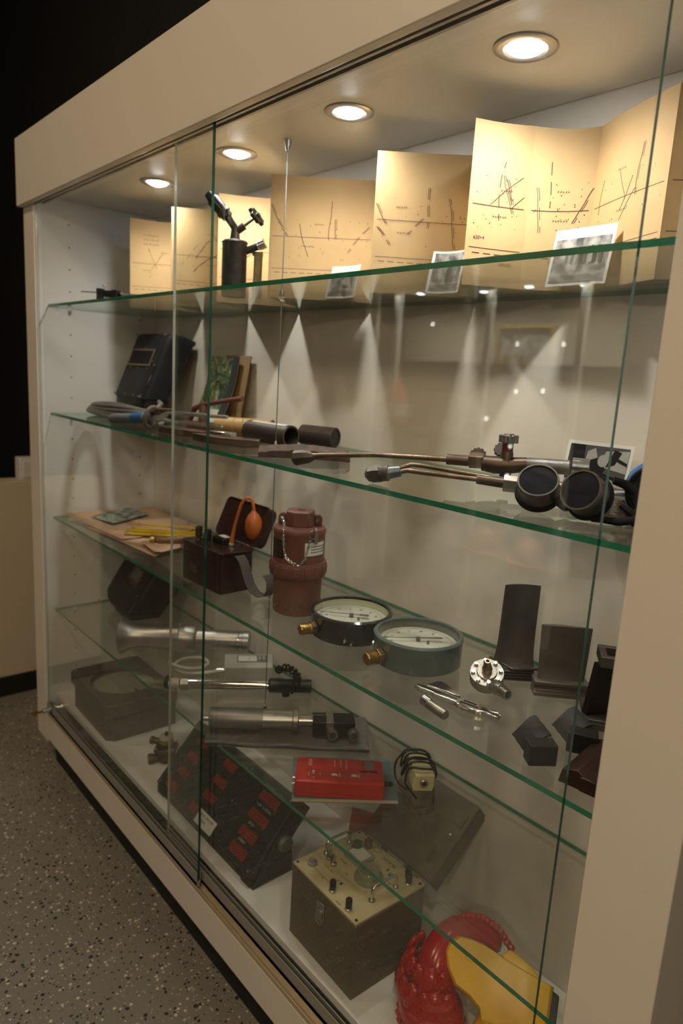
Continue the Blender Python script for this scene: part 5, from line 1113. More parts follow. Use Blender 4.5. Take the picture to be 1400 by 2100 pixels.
q = text_g('ATS-01', 0.0105, T(-0.058, 0.023, 0.0337) @ Rz(90), 0.75)
for j_, (n_, x, y, w_, h_) in enumerate(((4, -0.060, -0.018, 0.011, 0.003), (3, -0.050, -0.030, 0.006, 0.003), (3, -0.038, -0.017, 0.007, 0.003), (7, 0.000, -0.018, 0.016, 0.003), (5, 0.037, -0.018, 0.012, 0.003), (9, -0.010, 0.024, 0.026, 0.003), (9, 0.002, 0.024, 0.028, 0.003), (3, 0.057, -0.005, 0.007, 0.003), (11, 0.013, 0.020, 0.034, 0.003))):
    t_ = scribble(n_, w_, h_, T(x, y, 0.0341 if y < 0 else 0.0337) @ Rz(90), j_); q.add(t_.v, t_.f)
o = obj('printed_lettering', q, wht, rm, smooth=False); o['kind'] = 'stuff'
obj('side_jack', G().cyl((-0.086, -0.010, 0.018), (-0.091, -0.010, 0.018), 0.0030, n=12).cyl((-0.086, -0.028, 0.018), (-0.091, -0.028, 0.018), 0.0030, n=12), steel, rm)
obj('cable_plug', G().path([(0.086, -0.012, 0.017), (0.100, -0.012, 0.017), (0.104, -0.012, 0.0165)], [0.0052, 0.0050, 0.0028], 14), black, rm)

cs = thing('cream_sensor', 'small cream plastic sensor box wrapped in its black cable, beside the red meter', 'sensor', (1.374, 0.262, S4), 55)
crm = pm('cream_plastic', (0.60, 0.53, 0.28), 0.4, col2=(0.54, 0.47, 0.24), scale=30)
sec = lambda y, k: [(x * k, y, z * k + 0.0004) for x, z in ((-0.020, 0.0), (0.019, 0.0), (0.0225, 0.012), (0.0225, 0.034), (-0.0165, 0.034), (-0.0225, 0.012))]
obj('case', G().loft([sec(-0.043, 0.98), sec(-0.041, 1.0), sec(0.041, 1.0), sec(0.043, 0.98)]), crm, cs, bevel=0.0015)
obj('sensor_mouth', G().lathe([(0.005, 0.0), (0.0085, 0.0), (0.0085, 0.003), (0.007, 0.004), (0.005, 0.0035), (0.0045, 0.0), (0.005, 0)], 24, T(0.001, -0.0428, 0.018) @ Rx(90)), nickel, cs)
obj('sensor_hole', G().lathe([(0, 0.0004), (0.0048, 0.0004), (0.0048, 0.0012), (0, 0.0012)], 20, T(0.001, -0.0428, 0.018) @ Rx(90)), dark_in, cs)
wp = [(-0.022, -0.082, 0.012), (-0.030, -0.055, 0.012), (-0.034, -0.030, 0.010)]
for k in range(4):
    y0 = -0.022 + 0.016 * k; tl_ = (-0.010, 0.012, -0.006, 0.010)[k]; b = 0.006 * math.sin(2.1 * k)
    wp += [(-0.032 - b, y0, 0.012), (-0.027, y0 + tl_ * 0.4, 0.040), (0.0, y0 + tl_, 0.0425 + 0.003 * (k % 2)), (0.026, y0 + tl_ * 0.6, 0.037), (0.030 + b, y0 + 0.004, 0.014), (0.022, y0 + 0.008, 0.0035), (-0.004, y0 + 0.010, 0.0022) if False else (0.027, y0 + 0.010, 0.020), (0.018, y0 + 0.012, 0.041), (-0.018, y0 + 0.014, 0.0425)]
wp += [(-0.030, 0.030, 0.040), (-0.048, 0.010, 0.030), (-0.052, -0.020, 0.016), (-0.040, -0.040, 0.008), (-0.026, -0.052, 0.010)]
def smooth_path(pts, m=4):
    P = [Vector(p) for p in pts]; out = []
    for i in range(len(P) - 1):
        a, b, c, d = P[max(i - 1, 0)], P[i], P[i + 1], P[min(i + 2, len(P) - 1)]
        for q in range(m):
            t = q / m
            out.append(tuple(0.5 * ((2 * b) + (c - a) * t + (2 * a - 5 * b + 4 * c - d) * t * t + (3 * b - a - 3 * c + d) * t ** 3)))
    return out + [tuple(P[-1])]
obj('wrapped_cable', G().path(smooth_path(wp), 0.0022, 8), black, cs)

# ============================================================ CASE FLOOR
gx = thing('grey_dial_box', 'grey square box with a round glass dial in the lower left corner', 'instrument', (0.258, 0.118, B0), -1)
greyp = pm('grey_hammer_paint', (0.150, 0.140, 0.122), 0.45, spec=0.3, col2=(0.125, 0.117, 0.103), scale=120, amt=0.6, bump=0.08, bscale=300)
obj('lower_case', G().prism([(-0.150, -0.085), (-0.128, -0.108), (0.128, -0.108), (0.148, -0.085), (0.148, 0.108), (-0.150, 0.108)], 0.0005, 0.078), greyp, gx, bevel=0.003)
ring = G(); N_ = 48
outer = []
for i in range(N_):
    a = 2 * math.pi * i / N_; c_, s_ = math.cos(a), math.sin(a); k = min(0.156 / max(abs(c_), 1e-6), 0.113 / max(abs(s_), 1e-6))
    outer.append((c_ * k, s_ * k))
inner = [(0.098 * math.cos(2 * math.pi * i / N_), 0.098 * math.sin(2 * math.pi * i / N_)) for i in range(N_)]
vs_ = [(x, y, z) for z in (0.078, 0.118) for x, y in outer] + [(x, y, z) for z in (0.098, 0.118) for x, y in inner]
fs_ = []
for i in range(N_):
    j = (i + 1) % N_
    fs_ += [(i, j, N_ + j, N_ + i), (N_ + i, N_ + j, 3 * N_ + j, 3 * N_ + i), (3 * N_ + i, 3 * N_ + j, 2 * N_ + j, 2 * N_ + i)]
fs_ += [tuple(range(N_))[::-1], tuple(range(2 * N_, 3 * N_))]
obj('upper_case', ring.add(vs_, fs_), greyp, gx, bevel=0.002, ang=30)
dd = obj('dial', G().lathe([(0, 0.0985), (0.0975, 0.0985), (0.0975, 0.0992), (0, 0.0992)], 48), pm('greenish_dial', (0.40, 0.42, 0.36), 0.35), gx)
obj('dial_glass', G().lathe([(0, 0.108), (0.0978, 0.108), (0.0978, 0.110), (0, 0.110)], 48), cover_g, gx)
obj('centre_boss', G().lathe([(0, 0.099), (0.012, 0.099), (0.010, 0.104), (0.006, 0.107), (0, 0.1075)], 20, T(0.045, 0.012, 0)), pm('ivory_boss', (0.40, 0.36, 0.24), 0.5), gx)
obj('pointer', G().path([(0.045, 0.012, 0.105), (0.085, 0.020, 0.104)], [0.0025, 0.0008], 8), ink, gx)
for x in (-0.14, 0.14):
    for y in (-0.098, 0.098): obj('corner_screw', G().lathe([(0, 0), (0.0045, 0), (0.004, 0.0015), (0, 0.0018)], 14, T(x, y, 0.118)), nickel, gx)
vl = thing('gas_valve', 'small dark bronze valve with pale cap between the grey box and the red display unit', 'valve', (0.578, 0.105, B0), 49)
vb = pm('oily_bronze', (0.12, 0.088, 0.055), 0.36, 0.8, col2=(0.06, 0.045, 0.03), scale=50, amt=0.8, bump=0.15)
obj('body', G().lathe([(0, 0.0005), (0.020, 0.0005), (0.026, 0.006), (0.027, 0.020), (0.023, 0.034), (0, 0.036)], 28), vb, vl)
obj('square_flange', G().prism(rrect(-0.030, 0.030, -0.026, 0.026, 0.006), 0.034, 0.044), vb, vl, bevel=0.0015)
for sx in (-1, 1):
    for sy in (-1, 1): obj('flange_bolt', G().path([(sx * 0.024, sy * 0.020, 0.044), (sx * 0.024, sy * 0.020, 0.049)], 0.0038, 6), steel, vl)
obj('bonnet', G().lathe([(0, 0.044), (0.020, 0.044), (0.018, 0.060), (0.016, 0.068), (0, 0.068)], 26), vb, vl)
obj('yellow_ring', G().lathe([(0.0165, 0.058), (0.0205, 0.058), (0.0205, 0.064), (0.0165, 0.064)], 26), pm('ochre_ring', (0.30, 0.19, 0.03), 0.5), vl)
obj('cap', G().lathe([(0, 0.068), (0.0195, 0.068), (0.020, 0.072), (0.018, 0.077), (0, 0.079)], 28), pm('pale_cap', (0.42, 0.43, 0.40), 0.4), vl)
obj('cap_nut', G().lathe([(0, 0.078), (0.0055, 0.078), (0.005, 0.088), (0, 0.090)], 6), iron, vl)
obj('left_port', G().path([(-0.015, -0.006, 0.014), (-0.034, -0.014, 0.012), (-0.0345, -0.014, 0.012), (-0.046, -0.019, 0.012)], [0.012, 0.012, 0.015, 0.014], 18), vb, vl)
obj('upper_port', G().path([(-0.012, 0.004, 0.054), (-0.036, 0.006, 0.056), (-0.0365, 0.006, 0.056), (-0.046, 0.007, 0.057)], [0.009, 0.009, 0.012, 0.011], 18), vb, vl)

# black display unit with red numeral windows, on a tilting bracket
du = thing('display_unit', 'long black display unit with rows of red numeral windows, tilted on its stand', 'display unit', (0.918, 0.010, B0))
Lx, Hy, Tx = 0.44, 0.186, 0.055
tilt = math.degrees(math.atan2(0.123, 0.14))        # lean back from upright
Mp = T(0, 0.004, 0.030) @ Rx(-tilt)                # local: x along, y depth into the box, z up the panel
greyb = pm('dark_grey_case', (0.022, 0.0225, 0.023), 0.5, spec=0.25, col2=(0.017, 0.0175, 0.018), scale=60, bump=0.06, bscale=500)
panelm = pm('black_panel', (0.008, 0.008, 0.008), 0.5, spec=0.2, col2=(0.010, 0.010, 0.0095), scale=30)
bodyo = obj('housing', G().box(-Lx / 2, Lx / 2, 0.003, Tx, 0.0, Hy, Mp), greyb, du, bevel=0.003)
fpn = obj('front_panel', G().box(-Lx / 2 + 0.004, Lx / 2 - 0.004, 0.0, 0.003, 0.004, Hy - 0.004, Mp), panelm, du, bevel=0.001)
redw = pm('red_numeral_window', (0.17, 0.010, 0.006), 0.25, col2=(0.13, 0.008, 0.005), scale=200)
redd = pm('red_numeral_bars', (0.28, 0.022, 0.012), 0.3)
def win(u, v, w_=0.056, h_=0.024, d=5):
    x, z = (u - 0.5) * Lx, v * Hy
    o = obj('numeral_window', G().box(x - w_ / 2, x + w_ / 2, -0.0010, 0.0004, z - h_ / 2, z + h_ / 2, Mp), redw, fpn, bevel=0.0004)
    for k in range(d):
        xx = x - w_ / 2 + w_ * (k + 0.5) / d; s_ = w_ / d * 0.28; q = h_ * 0.34
        g_ = G()
        for z0, z1 in ((-q, -0.0008), (0.0008, q)):
            for sx in (-1, 1): g_.box(xx + sx * s_ - 0.0006, xx + sx * s_ + 0.0006, -0.00125, -0.0010, z + z0, z + z1, Mp)
        for zz in (-q, 0, q): g_.box(xx - s_, xx + s_, -0.00125, -0.0010, z + zz - 0.0006, z + zz + 0.0006, Mp)
        # seven-bar figure: one small mesh for each figure
        o2 = obj('numeral', g_, redd, bodyo, smooth=False); o2['kind'] = 'stuff'
for u in (0.16, 0.46):
    for v in (0.80, 0.57, 0.35): win(u + (0.0 if u < 0.3 else 0.0), v, 0.050, 0.022)
win(0.14, 0.13, 0.050, 0.022); win(0.42, 0.13, 0.050, 0.022)
for v, w_ in ((0.80, 0.066), (0.56, 0.066), (0.34, 0.060), (0.13, 0.060)): win(0.845, v, w_, 0.024, 6)
lt = G()
for j_, (n_, u, v, w_) in enumerate(((11, 0.845, 0.915, 0.066), (9, 0.845, 0.685, 0.058), (5, 0.835, 0.455, 0.026), (5, 0.835, 0.245, 0.026))):
    t_ = scribble(n_, w_, 0.006, Mp @ T((u - 0.5) * Lx, -0.0004, v * Hy) @ Rx(90), 20 + j_); lt.add(t_.v, t_.f)
o = obj('panel_lettering', lt, pm('panel_white_print', (0.42, 0.41, 0.38), 0.5), fpn, smooth=False); o['kind'] = 'stuff'
for (u, v) in ((0.03, 0.05), (0.97, 0.05), (0.62, 0.05), (0.03, 0.95), (0.97, 0.95), (0.62, 0.95), (0.62, 0.5)):
    obj('panel_screw', G().lathe([(0, 0), (0.0036, 0), (0.0030, 0.0012), (0, 0.0014)], 12, Mp @ T((u - 0.5) * Lx, 0, v * Hy) @ Rx(90)), nickel, fpn)
tg = obj('paper_note', G().box(-0.030, 0.045, -0.0016, -0.0011, -0.018, 0.014, Mp @ T(0.01, 0, 0.020)), paper, du)
q = scribble(12, 0.052, 0.005, Mp @ T(0.018, -0.0019, 0.026) @ Rx(90), 31)
t_ = scribble(6, 0.024, 0.005, Mp @ T(0.014, -0.0019, 0.014) @ Rx(90), 32); q.add(t_.v, t_.f)
o = obj('note_lettering', q, ink, tg, smooth=False); o['kind'] = 'stuff'
# the bracket : side cheeks with round clamp knobs, and a foot
piv = Mp @ Vector((0, Tx * 0.55, Hy * 0.52))
for sx in (-1, 1):
    x = sx * (Lx / 2 + 0.004)
    cheek = [(0.012, 0.0), (0.118, 0.0), (piv.y + 0.020, piv.z + 0.010), (piv.y, piv.z + 0.026), (piv.y - 0.022, piv.z + 0.008)]
    obj('bracket_cheek', G().add([(x + s_ * 0.0025, y, z + 0.0008) for s_ in (-1, 1) for y, z in cheek], [tuple(range(5)), tuple(range(9, 4, -1))] + [(i, (i + 1) % 5, 5 + (i + 1) % 5, 5 + i) for i in range(5)]), greyb, du, bevel=0.001)
    kb = obj('clamp_knob', G().lathe([(0, 0), (0.017, 0), (0.018, 0.002), (0.018, 0.009), (0.016, 0.012), (0, 0.012)], 32, T(x + sx * 0.0025, piv.y, piv.z) @ Ry(90 * sx)), pm('khaki_knob', (0.13, 0.125, 0.10), 0.45), du)
    obj('knob_disc', G().lathe([(0, 0.0121), (0.013, 0.0121), (0.0125, 0.013), (0, 0.013)], 28, T(x + sx * 0.0025, piv.y, piv.z) @ Ry(90 * sx)), pm('grey_knob_disc', (0.10, 0.105, 0.10), 0.4), kb)
obj('bracket_foot', G().box(-Lx / 2 - 0.006, Lx / 2 + 0.006, 0.012, 0.118, 0.0008, 0.004), greyb, du, bevel=0.001)
for sx in (-1, 1): obj('rubber_foot', G().box(sx * 0.20 - 0.018, sx * 0.20 + 0.018, 0.008, 0.030, 0.0008, 0.026), blackm, du, bevel=0.003)

# brown measuring case with cream panel and opened lid
khaki = pm('khaki_brown_paint', (0.100, 0.074, 0.045), 0.45, spec=0.3, col2=(0.088, 0.065, 0.042), scale=16, amt=0.7, bump=0.05, bscale=250)
mc = thing('measuring_case', 'olive brown metal measuring case with cream control panel and opened lid', 'measuring case', (1.379, 0.103, B0), -2.2)
obj('case_body', G().box(-0.0975, 0.0975, -0.0865, 0.0865, 0.0005, 0.153), khaki, mc, bevel=0.002)
creamp = pm('cream_panel_paint', (0.56, 0.48, 0.27), 0.42, col2=(0.50, 0.42, 0.23), scale=20, amt=0.6)
pn = obj('control_panel', G().box(-0.0965, 0.0965, -0.0855, 0.0855, 0.153, 0.1585), creamp, mc, bevel=0.0012)
Z0 = 0.1586
def bow(y):
    return G().path([(-0.0 + 0, 0, 0)] * 0 or [(0, -0.030, 0), (0, -0.030, 0.020), (0, -0.026, 0.026), (0, -0.020, 0.028), (0, 0.020, 0.028), (0, 0.026, 0.026), (0, 0.030, 0.020), (0, 0.030, 0)], 0.0030, 12)
for x in (-0.078, 0.070):
    g_ = bow(0); M = T(x, 0.012 if x < 0 else 0.004, Z0)
    h_ = obj('carry_handle', G().add(g_.v, g_.f, M), steel, mc)
    for s_ in (-1, 1): obj('handle_collar', G().lathe([(0.003, 0), (0.0062, 0), (0.0058, 0.003), (0.004, 0.005), (0.003, 0.005)], 16, M @ T(0, s_ * 0.030, 0)), nickel, h_)
for (x, y) in ((0.010, -0.070), (0.062, -0.074), (0.078, 0.060), (0.064, 0.072)):
    k = obj('binding_post', G().lathe([(0, 0.004), (0.0055, 0.004), (0.0062, 0.006), (0.0062, 0.020), (0.005, 0.022), (0, 0.0225)], 18, T(x, y, Z0)), black, mc)
    obj('post_base', G().lathe([(0, 0), (0.0068, 0), (0.0068, 0.002), (0.0045, 0.004), (0, 0.004)], 18, T(x, y, Z0)), nickel, k)
mt = obj('panel_meter', G().prism(rrect(-0.024, 0.024, -0.021, 0.021, 0.002), 0, 0.010, T(-0.030, 0.028, Z0)), pm('clear_meter_plastic', (0.30, 0.29, 0.22), 0.2), mc, bevel=0.001)
sc_ = obj('meter_scale', G().prism(rrect(-0.019, 0.019, -0.012, 0.016, 0.001), 0.0102, 0.0106, T(-0.030, 0.028, Z0)), paper, mt)
obj('range_knob', G().lathe([(0, 0), (0.029, 0), (0.028, 0.004), (0.022, 0.006), (0.021, 0.017), (0.019, 0.019), (0.008, 0.019), (0.007, 0.021), (0, 0.021)], 40, T(0.022, 0.008, Z0)), pm('greenish_clear_knob', (0.22, 0.23, 0.15), 0.15, coat=0.5), mc)
obj('black_knob', G().lathe([(0, 0), (0.013, 0), (0.0125, 0.005), (0.011, 0.016), (0, 0.018)], 24, T(-0.052, 0.040, Z0)), black, mc)
obj('red_lamp', G().lathe([(0, 0), (0.0095, 0), (0.0095, 0.003), (0.008, 0.004), (0.0085, 0.012), (0.006, 0.017), (0, 0.0185)], 22, T(-0.046, 0.066, Z0)), pm('dark_red_lamp', (0.16, 0.018, 0.018), 0.2), mc)
for (x, y, r_) in ((-0.062, -0.020, 0.0085), (-0.044, -0.026, 0.006)):
    k = obj('toggle_switch', G().lathe([(0, 0), (r_, 0), (r_, 0.004), (r_ * 0.6, 0.006), (0, 0.007)], 20, T(x, y, Z0)), nickel, mc)
    obj('toggle_lever', G().path([(x, y, Z0 + 0.005), (x - 0.003, y + 0.003, Z0 + 0.016)], [0.0018, 0.0030], 10), steel, k)
obj('fuse_cap', G().lathe([(0, 0), (0.010, 0), (0.0095, 0.004), (0.0055, 0.005), (0.005, 0.010), (0, 0.0105)], 22, T(-0.070, -0.058, Z0)), pm('grey_fuse_cap', (0.22, 0.21, 0.18), 0.4), mc)
obj('socket_ring', G().path([(-0.028 + 0.009 * math.cos(t), 0.075 * 1.0 + 0.007 * math.sin(t), Z0 + 0.0003) for t in [2 * math.pi * i / 24 for i in range(24)]], 0.0005, 5, closed=True), ink, mc)
lt = G()
t_ = text_g('MTM 90', 0.0125, T(0.014, 0.068, Z0 + 0.0001), 0.85, 0.0002); lt.add(t_.v, t_.f)
for j_, (n_, x, y, w_, h_) in enumerate(((7, -0.040, -0.004, 0.020, 0.0032), (8, -0.038, -0.040, 0.026, 0.003), (7, 0.046, 0.052, 0.022, 0.0035), (2, 0.026, 0.058, 0.006, 0.0035), (3, -0.010, -0.020, 0.008, 0.003), (5, -0.040, 0.050, 0.016, 0.003), (2, 0.058, 0.030, 0.006, 0.0035), (4, -0.030, -0.066, 0.012, 0.003), (4, 0.040, -0.080, 0.012, 0.003), (2, 0.050, -0.020, 0.008, 0.003))):
    t_ = scribble(n_, w_, h_, T(x, y, Z0 + 0.0001), 50 + j_); lt.add(t_.v, t_.f)
for (x0, y0, x1, y1) in ((-0.060, -0.062, -0.005, -0.062), (-0.005, -0.062, -0.005, -0.042), (-0.005, -0.042, 0.012, -0.042)):
    lt.path([(x0, y0, Z0 + 0.0002), (x1, y1, Z0 + 0.0002)], 0.0004, 4)
o = obj('panel_lettering', lt, pm('brown_panel_print', (0.10, 0.085, 0.05), 0.6), pn, smooth=False); o['kind'] = 'stuff'
for (x, y) in ((-0.090, -0.079), (0.090, -0.079), (0.090, 0.079), (-0.090, 0.079), (0.005, -0.046), (0.028, 0.052), (0.040, 0.046)):
    obj('panel_screw', G().lathe([(0, 0), (0.0030, 0), (0.0026, 0.001), (0, 0.0012)], 12, T(x, y, Z0)), iron, pn)
lc = obj('latch', G().box(-0.011, 0.011, -0.0895, -0.0865, 0.095, 0.135), nickel, mc, bevel=0.001)
obj('latch_lever', G().prism(rrect(-0.009, 0.009, 0.100, 0.122, 0.004), 0.0895, 0.0925, Rx(90)).path([(0.011 * math.cos(t) * 0.9, -0.091, 0.104 - 0.012 * math.sin(t)) for t in [math.pi * i / 10 for i in range(11)]], 0.0014, 8), nickel, lc, bevel=0.0006)
Ml = T(0, 0.090, 0.160) @ Rx(-50)          # lid: z runs up the lid face, leaning back to the wall
ld = obj('lid', G().box(-0.0985, 0.0985, 0.004, 0.046, 0.004, 0.174, Ml), khaki, mc, bevel=0.002)
obj('lid_hinge', G().cyl((-0.075, 0.0895, 0.157), (-0.035, 0.0895, 0.157), 0.0035, n=12).cyl((0.035, 0.0895, 0.157), (0.075, 0.0895, 0.157), 0.0035, n=12), nickel, ld)
for z in (0.045, 0.120): obj('catch_plate', G().box(0.068, 0.090, 0.0018, 0.004, z, z + 0.028, Ml), khaki, ld, bevel=0.0006)
obj('lid_stud', G().lathe([(0, 0), (0.004, 0), (0.003, 0.002), (0, 0.0025)], 14, Ml @ T(0.078, 0.004, 0.098) @ Rx(90)), nickel, ld)
pc = tag(obj('dark_red_sheet', G().box(-0.001, 0.001, -0.05, 0.05, 0.0, 0.10, Rz(-60) @ Ry(-25)), pm('maroon_sheet', (0.16, 0.030, 0.030), 0.5), loc=(1.215, 0.285, B0 + 0.003)), 'thin dark red sheet leaning on the case wall behind the measuring case', 'card')  # thin dark red sheet, tilted behind the measuring case

# red and yellow painted casting
redg = pm('gloss_red_enamel', (0.42, 0.012, 0.012), 0.2, col2=(0.34, 0.008, 0.008), scale=25, bump=0.15, bscale=60, coat=0.15)
yelg = pm('gloss_yellow_enamel', (0.84, 0.49, 0.010), 0.34, col2=(0.76, 0.42, 0.008), scale=12, bump=0.12, bscale=50, spec=0.35, coat=0.05, stretch=(1, 1, 0.3))
ca2 = thing('painted_casting', 'glossy red and yellow painted iron casting in the lower right corner', 'casting', (1.66, 0.150, B0))
oc = Vector((1.66, 0.150, B0))
def ell(c, ax, w_, h_, n=22, sq=2.6):
    ax = ax.normalized(); sd = ax.cross(zv).normalized(); up = sd.cross(ax)
    out = []
    for i in range(n):
        a = 2 * math.pi * i / n; cc_, ss = math.cos(a), math.sin(a)
        k = (abs(cc_) ** sq + abs(ss) ** sq) ** (-1 / sq)
        out.append(tuple(c + sd * (w_ * cc_ * k) + up * (h_ * ss * k)))
    return out
MY = Matrix(((0.8437, -0.4075, 0.3495), (0.5369, 0.6404, -0.5493), (0.0, 0.6511, 0.7590))).to_4x4(); MY.translation = Vector((1.6504, 0.1757, 0.375)) - oc
outl = [(-0.085, 0.0053), (-0.0801, 0.0225), (-0.0652, 0.0354), (-0.0447, 0.0364), (-0.0212, 0.0337), (0.0026, 0.0261), (0.0235, 0.018), (0.0563, 0.010), (0.0811, 0.0034), (0.1029, -0.0012), (0.0999, -0.0396), (0.0976, -0.0600), (0.060, -0.0780), (0.015, -0.0820), (-0.0101, -0.0800), (-0.0148, -0.0632), (-0.0344, -0.0495), (-0.0609, -0.0393), (-0.0772, -0.0173)]
cx_, cy_ = 0.01, -0.02
shr = lambda k: [(cx_ + (x - cx_) * k, cy_ + (y - cy_) * k) for x, y in outl]
obj('yellow_body', G().loft([[(x, y, z) for x, y in shr(k)] for z, k in ((-0.070, 0.90), (-0.062, 0.97), (-0.040, 1.0), (-0.012, 1.0), (-0.004, 0.975), (0.0, 0.93))], M=MY), yelg, ca2, ang=32)
obj('top_ridge', G().prism([(0.0132, 0.012), (0.0150, 0.026), (0.0216, 0.0347), (0.029, 0.0357), (0.0549, 0.0248), (0.0704, 0.0157), (0.0811, 0.0034), (0.080, -0.006)], -0.046, -0.012, MY), yelg, ca2, bevel=0.003)
obj('dimple', G().path([tuple(MY @ Vector((-0.0389 + 0.0075 * math.cos(t), 0.0057 + 0.0060 * math.sin(t), 0.0))) for t in [2 * math.pi * i / 18 for i in range(18)]], 0.0010, 6, closed=True), yelg, ca2)
obj('yellow_base', G().loft([ell(Vector((1.700, 0.130, 0.2632)) - oc, Vector((0, 0.001, 1)), 0.055, 0.034, sq=2.2), ell(Vector((1.700, 0.140, 0.295)) - oc, Vector((0, 0.02, 1)), 0.048, 0.032, sq=2.2), ell(Vector((1.704, 0.160, 0.325)) - oc, Vector((0, 0.02, 1)), 0.046, 0.034, sq=2.2)]), yelg, ca2, ang=60)
obj('dark_end', G().prism([(0.0985, -0.006), (0.112, -0.012), (0.109, -0.056), (0.095, -0.056)], -0.058, -0.006, MY), iron, ca2, bevel=0.002)
rc = [Vector(q) - oc for q in ((1.625, 0.238, 0.352), (1.592, 0.228, 0.372), (1.566, 0.206, 0.376), (1.556, 0.180, 0.368), (1.558, 0.152, 0.352), (1.566, 0.128, 0.330), (1.578, 0.108, 0.300))]
obj('red_hood', G().path([tuple(q) for q in rc], [0.016, 0.024, 0.029, 0.032, 0.036, 0.040, 0.042], 22), redg, ca2, sub=1)
rim_ = [Vector(q) - oc for q in ((1.640, 0.244, 0.368), (1.612, 0.246, 0.384), (1.584, 0.234, 0.396), (1.562, 0.212, 0.398), (1.549, 0.184, 0.390), (1.546, 0.158, 0.374))]
for k in range(18):
    u = k / 17 * 4.999; i = int(u); q = rim_[i].lerp(rim_[i + 1], u - i)
    obj('rim_knob', G().ball(tuple(q), (0.0072, 0.0072, 0.0065), 10, 8), redg, ca2)
random.seed(21)
neck = Vector((1.576, 0.110, 0.0)) - Vector((oc.x, oc.y, 0))
for row, (zz, rad, cnt) in enumerate(((0.338, 0.050, 7), (0.314, 0.057, 8))):
    for k in range(cnt):
        a = 168 + 172 * (k + 0.5 * (row % 2)) / (cnt - 0.5)
        c0 = Vector((neck.x - 0.010 * (2 - row) , neck.y + 0.018 * (1.6 - row), zz - oc.z)) + Vector((math.cos(R(a)), math.sin(R(a)), 0)) * rad
        obj('red_lobe', G().ball((0, 0, 0), (0.0085, 0.0120 + 0.003 * random.random(), 0.0230 + 0.006 * random.random()), 10, 8, T(*c0) @ Rz(a) @ Ry(-20 + random.uniform(-10, 10)) @ Rx(random.uniform(-14, 14))), redg, ca2)
Mc = T(*(Vector((1.588, 0.098, B0)) - oc))
obj('red_collar', G().lathe([(0, 0.0006), (0.050, 0.0006), (0.052, 0.004), (0.052, 0.014), (0.056, 0.020), (0.057, 0.028), (0.054, 0.038), (0.046, 0.044), (0.040, 0.060), (0, 0.070)], 40, Mc), redg, ca2)
for k in range(24):
    a = 2 * math.pi * k / 24
    obj('collar_rib', G().path([(0.053 * math.cos(a), 0.053 * math.sin(a), 0.021), (0.0565 * math.cos(a), 0.0565 * math.sin(a), 0.012), (0.054 * math.cos(a), 0.054 * math.sin(a), 0.0045)], [0.0050, 0.0060, 0.0040], 8, M=Mc), redg, ca2)
# ============================================================ THE OPPOSITE SHOWCASE (behind the viewer, seen only as reflections in the glass)
oc2 = thing('display_cabinet', 'second lit showcase across the aisle behind the viewer, seen mirrored in the glass', 'cabinet', (0.30, -2.05, 0))
brn = pm('taupe_panel', (0.15, 0.13, 0.10), 0.5)
def op(name, g, mat): return obj(name, g, mat, oc2, bevel=0.001)
op('back_panel', G().box(-0.95, 1.30, -0.20, -0.18, 0.1, 1.80), brn)
op('plinth', G().box(-0.95, 1.30, -0.18, 0.10, 0.0, 0.20), pm('dark_brown_plinth', (0.05, 0.042, 0.035), 0.6))
op('top_box', G().box(-0.95, 1.30, -0.20, 0.12, 1.80, 1.95), cream)
for x in (-0.95, -0.78, -0.18, 0.30, 1.26):
    op('post', G().box(x, x + 0.03, 0.06, 0.09, 0.20, 1.80), white_in)
for z in (0.56, 0.79, 1.10, 1.46):
    op('shelf_board', G().box(-0.93, 1.26, -0.18, 0.06, z - 0.012, z), brn)
for k, x in enumerate((-0.66, -0.30, 0.0, 0.24, 0.60, 0.95)):
    op('bulb', G().lathe([(0, -0.002), (0.016, -0.004), (0.02, 0.0), (0, 0.0)], 16, T(x, 0.03 - 0.06 * (k % 2), 1.797)), emit('opposite_led', (0.95, 0.97, 1.0), 20.0))
for k, (x, z) in enumerate(((0.0, 1.545), (0.235, 1.545), (0.02, 1.335), (0.16, 1.345), (0.02, 1.085), (-0.13, 1.20), (0.02, 0.95), (-0.52, 1.64))):
    op('pin_lamp', G().ball((x, 0.075, z), (0.007, 0.006, 0.011), 10, 8), emit('pin_lamp_glow', (1.0, 0.96, 0.88), 9.0))
l = bpy.data.lights.new('opposite_strip_light', 'AREA'); l.shape = 'RECTANGLE'; l.size = 2.0; l.size_y = 0.05; l.energy = 24.0; l.spread = R(95); l.color = (1.0, 0.93, 0.8)
lo_ = bpy.data.objects.new('opposite_strip_light', l); C.objects.link(lo_); lo_.parent = oc2; lo_.location = (0.15, 0.08, 1.79); lo_.rotation_euler = (R(-28), 0, 0)
def osit(name, label, cat, x, z): return thing(name, label, cat, (x, -2.02, z))
t = osit('picture_frame', 'gilt framed group picture in the opposite showcase', 'picture', 0.30, 1.461)
gold = pm('gilt_frame', (0.45, 0.27, 0.06), 0.4, 0.6)
obj('frame', G().box(-0.15, 0.15, -0.02, 0.0, 0.0, 0.012).box(-0.15, 0.15, -0.02, 0.0, 0.158, 0.17).box(-0.15, -0.138, -0.02, 0.0, 0.012, 0.158).box(0.138, 0.15, -0.02, 0.0, 0.012, 0.158), gold, t)
obj('picture_sheet', G().box(-0.138, 0.138, -0.016, -0.012, 0.012, 0.158), ph_a, t)
t = osit('white_sheet', 'white paper sheet standing in the opposite showcase', 'paper', -0.15, 1.101)
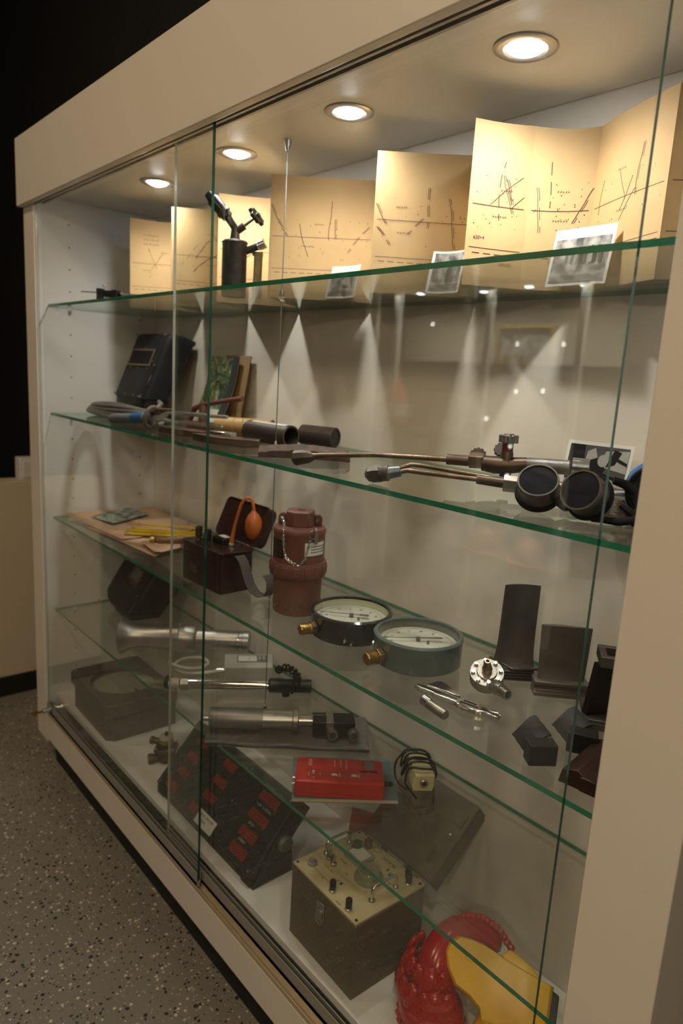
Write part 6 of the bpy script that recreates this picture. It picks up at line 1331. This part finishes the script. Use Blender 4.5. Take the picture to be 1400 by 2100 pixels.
obj('sheet', G().sheet([[(-0.12 + 0.24 * i / 6, -0.03 - 0.06 * j / 4 + 0.01 * math.sin(i), 0.001 + 0.20 * j / 4) for i in range(7)] for j in range(5)], 0.001), paper, t)
t = osit('red_bottle', 'red bottle with a white label in the opposite showcase', 'bottle', -0.46, 1.101)
obj('glass_body', G().lathe([(0, 0.001), (0.075, 0.001), (0.08, 0.01), (0.08, 0.15), (0.06, 0.20), (0.028, 0.26), (0.026, 0.33), (0.032, 0.335), (0.032, 0.355), (0, 0.356)], 28), pm('red_bottle_glass', (0.45, 0.05, 0.03), 0.2), t)
obj('label_band', G().lathe([(0.0805, 0.06), (0.0812, 0.06), (0.0812, 0.13), (0.0805, 0.13)], 28), paper, t)
t = osit('blue_box', 'pale blue and yellow carton in the opposite showcase', 'carton', -0.43, 0.791)
obj('carton', G().box(-0.12, 0.12, -0.10, 0.0, 0.001, 0.26), pm('pale_blue_card', (0.40, 0.52, 0.66), 0.5), t, bevel=0.002)
obj('yellow_stripe', G().box(-0.121, 0.121, -0.101, 0.001, 0.001, 0.03), ymat, t)
for x in (0.22, 0.47):
    t = osit('red_helmet', 'orange red helmet in the opposite showcase, ' + ('left' if x < 0.3 else 'right') + ' of the pair', 'helmet', x, 0.561)
    obj('dome', G().ball((0, 0, 0.03), (0.105, 0.10, 0.10), 24, 14), pm('orange_red_shell', (0.62, 0.10, 0.04), 0.3), t)
    obj('brim', G().lathe([(0.10, 0.004), (0.125, 0.002), (0.125, 0.008), (0.10, 0.012)], 28), pm('orange_red_shell', (0.62, 0.10, 0.04), 0.3), t)
t = osit('iron_pump', 'dark iron hand pump with red base on the opposite showcase floor', 'pump', -0.25, 0.201)
obj('base', G().prism(rrect(-0.30, 0.25, -0.08, 0.08, 0.06), 0.001, 0.05), redv, t)
obj('body', G().lathe([(0, 0.05), (0.08, 0.05), (0.06, 0.12), (0.03, 0.20), (0, 0.21)], 20), iron, t)
obj('arm', G().path([(0, 0, 0.16), (0.12, 0, 0.20), (0.24, 0, 0.16)], [0.02, 0.025, 0.02], 12), rust, t)
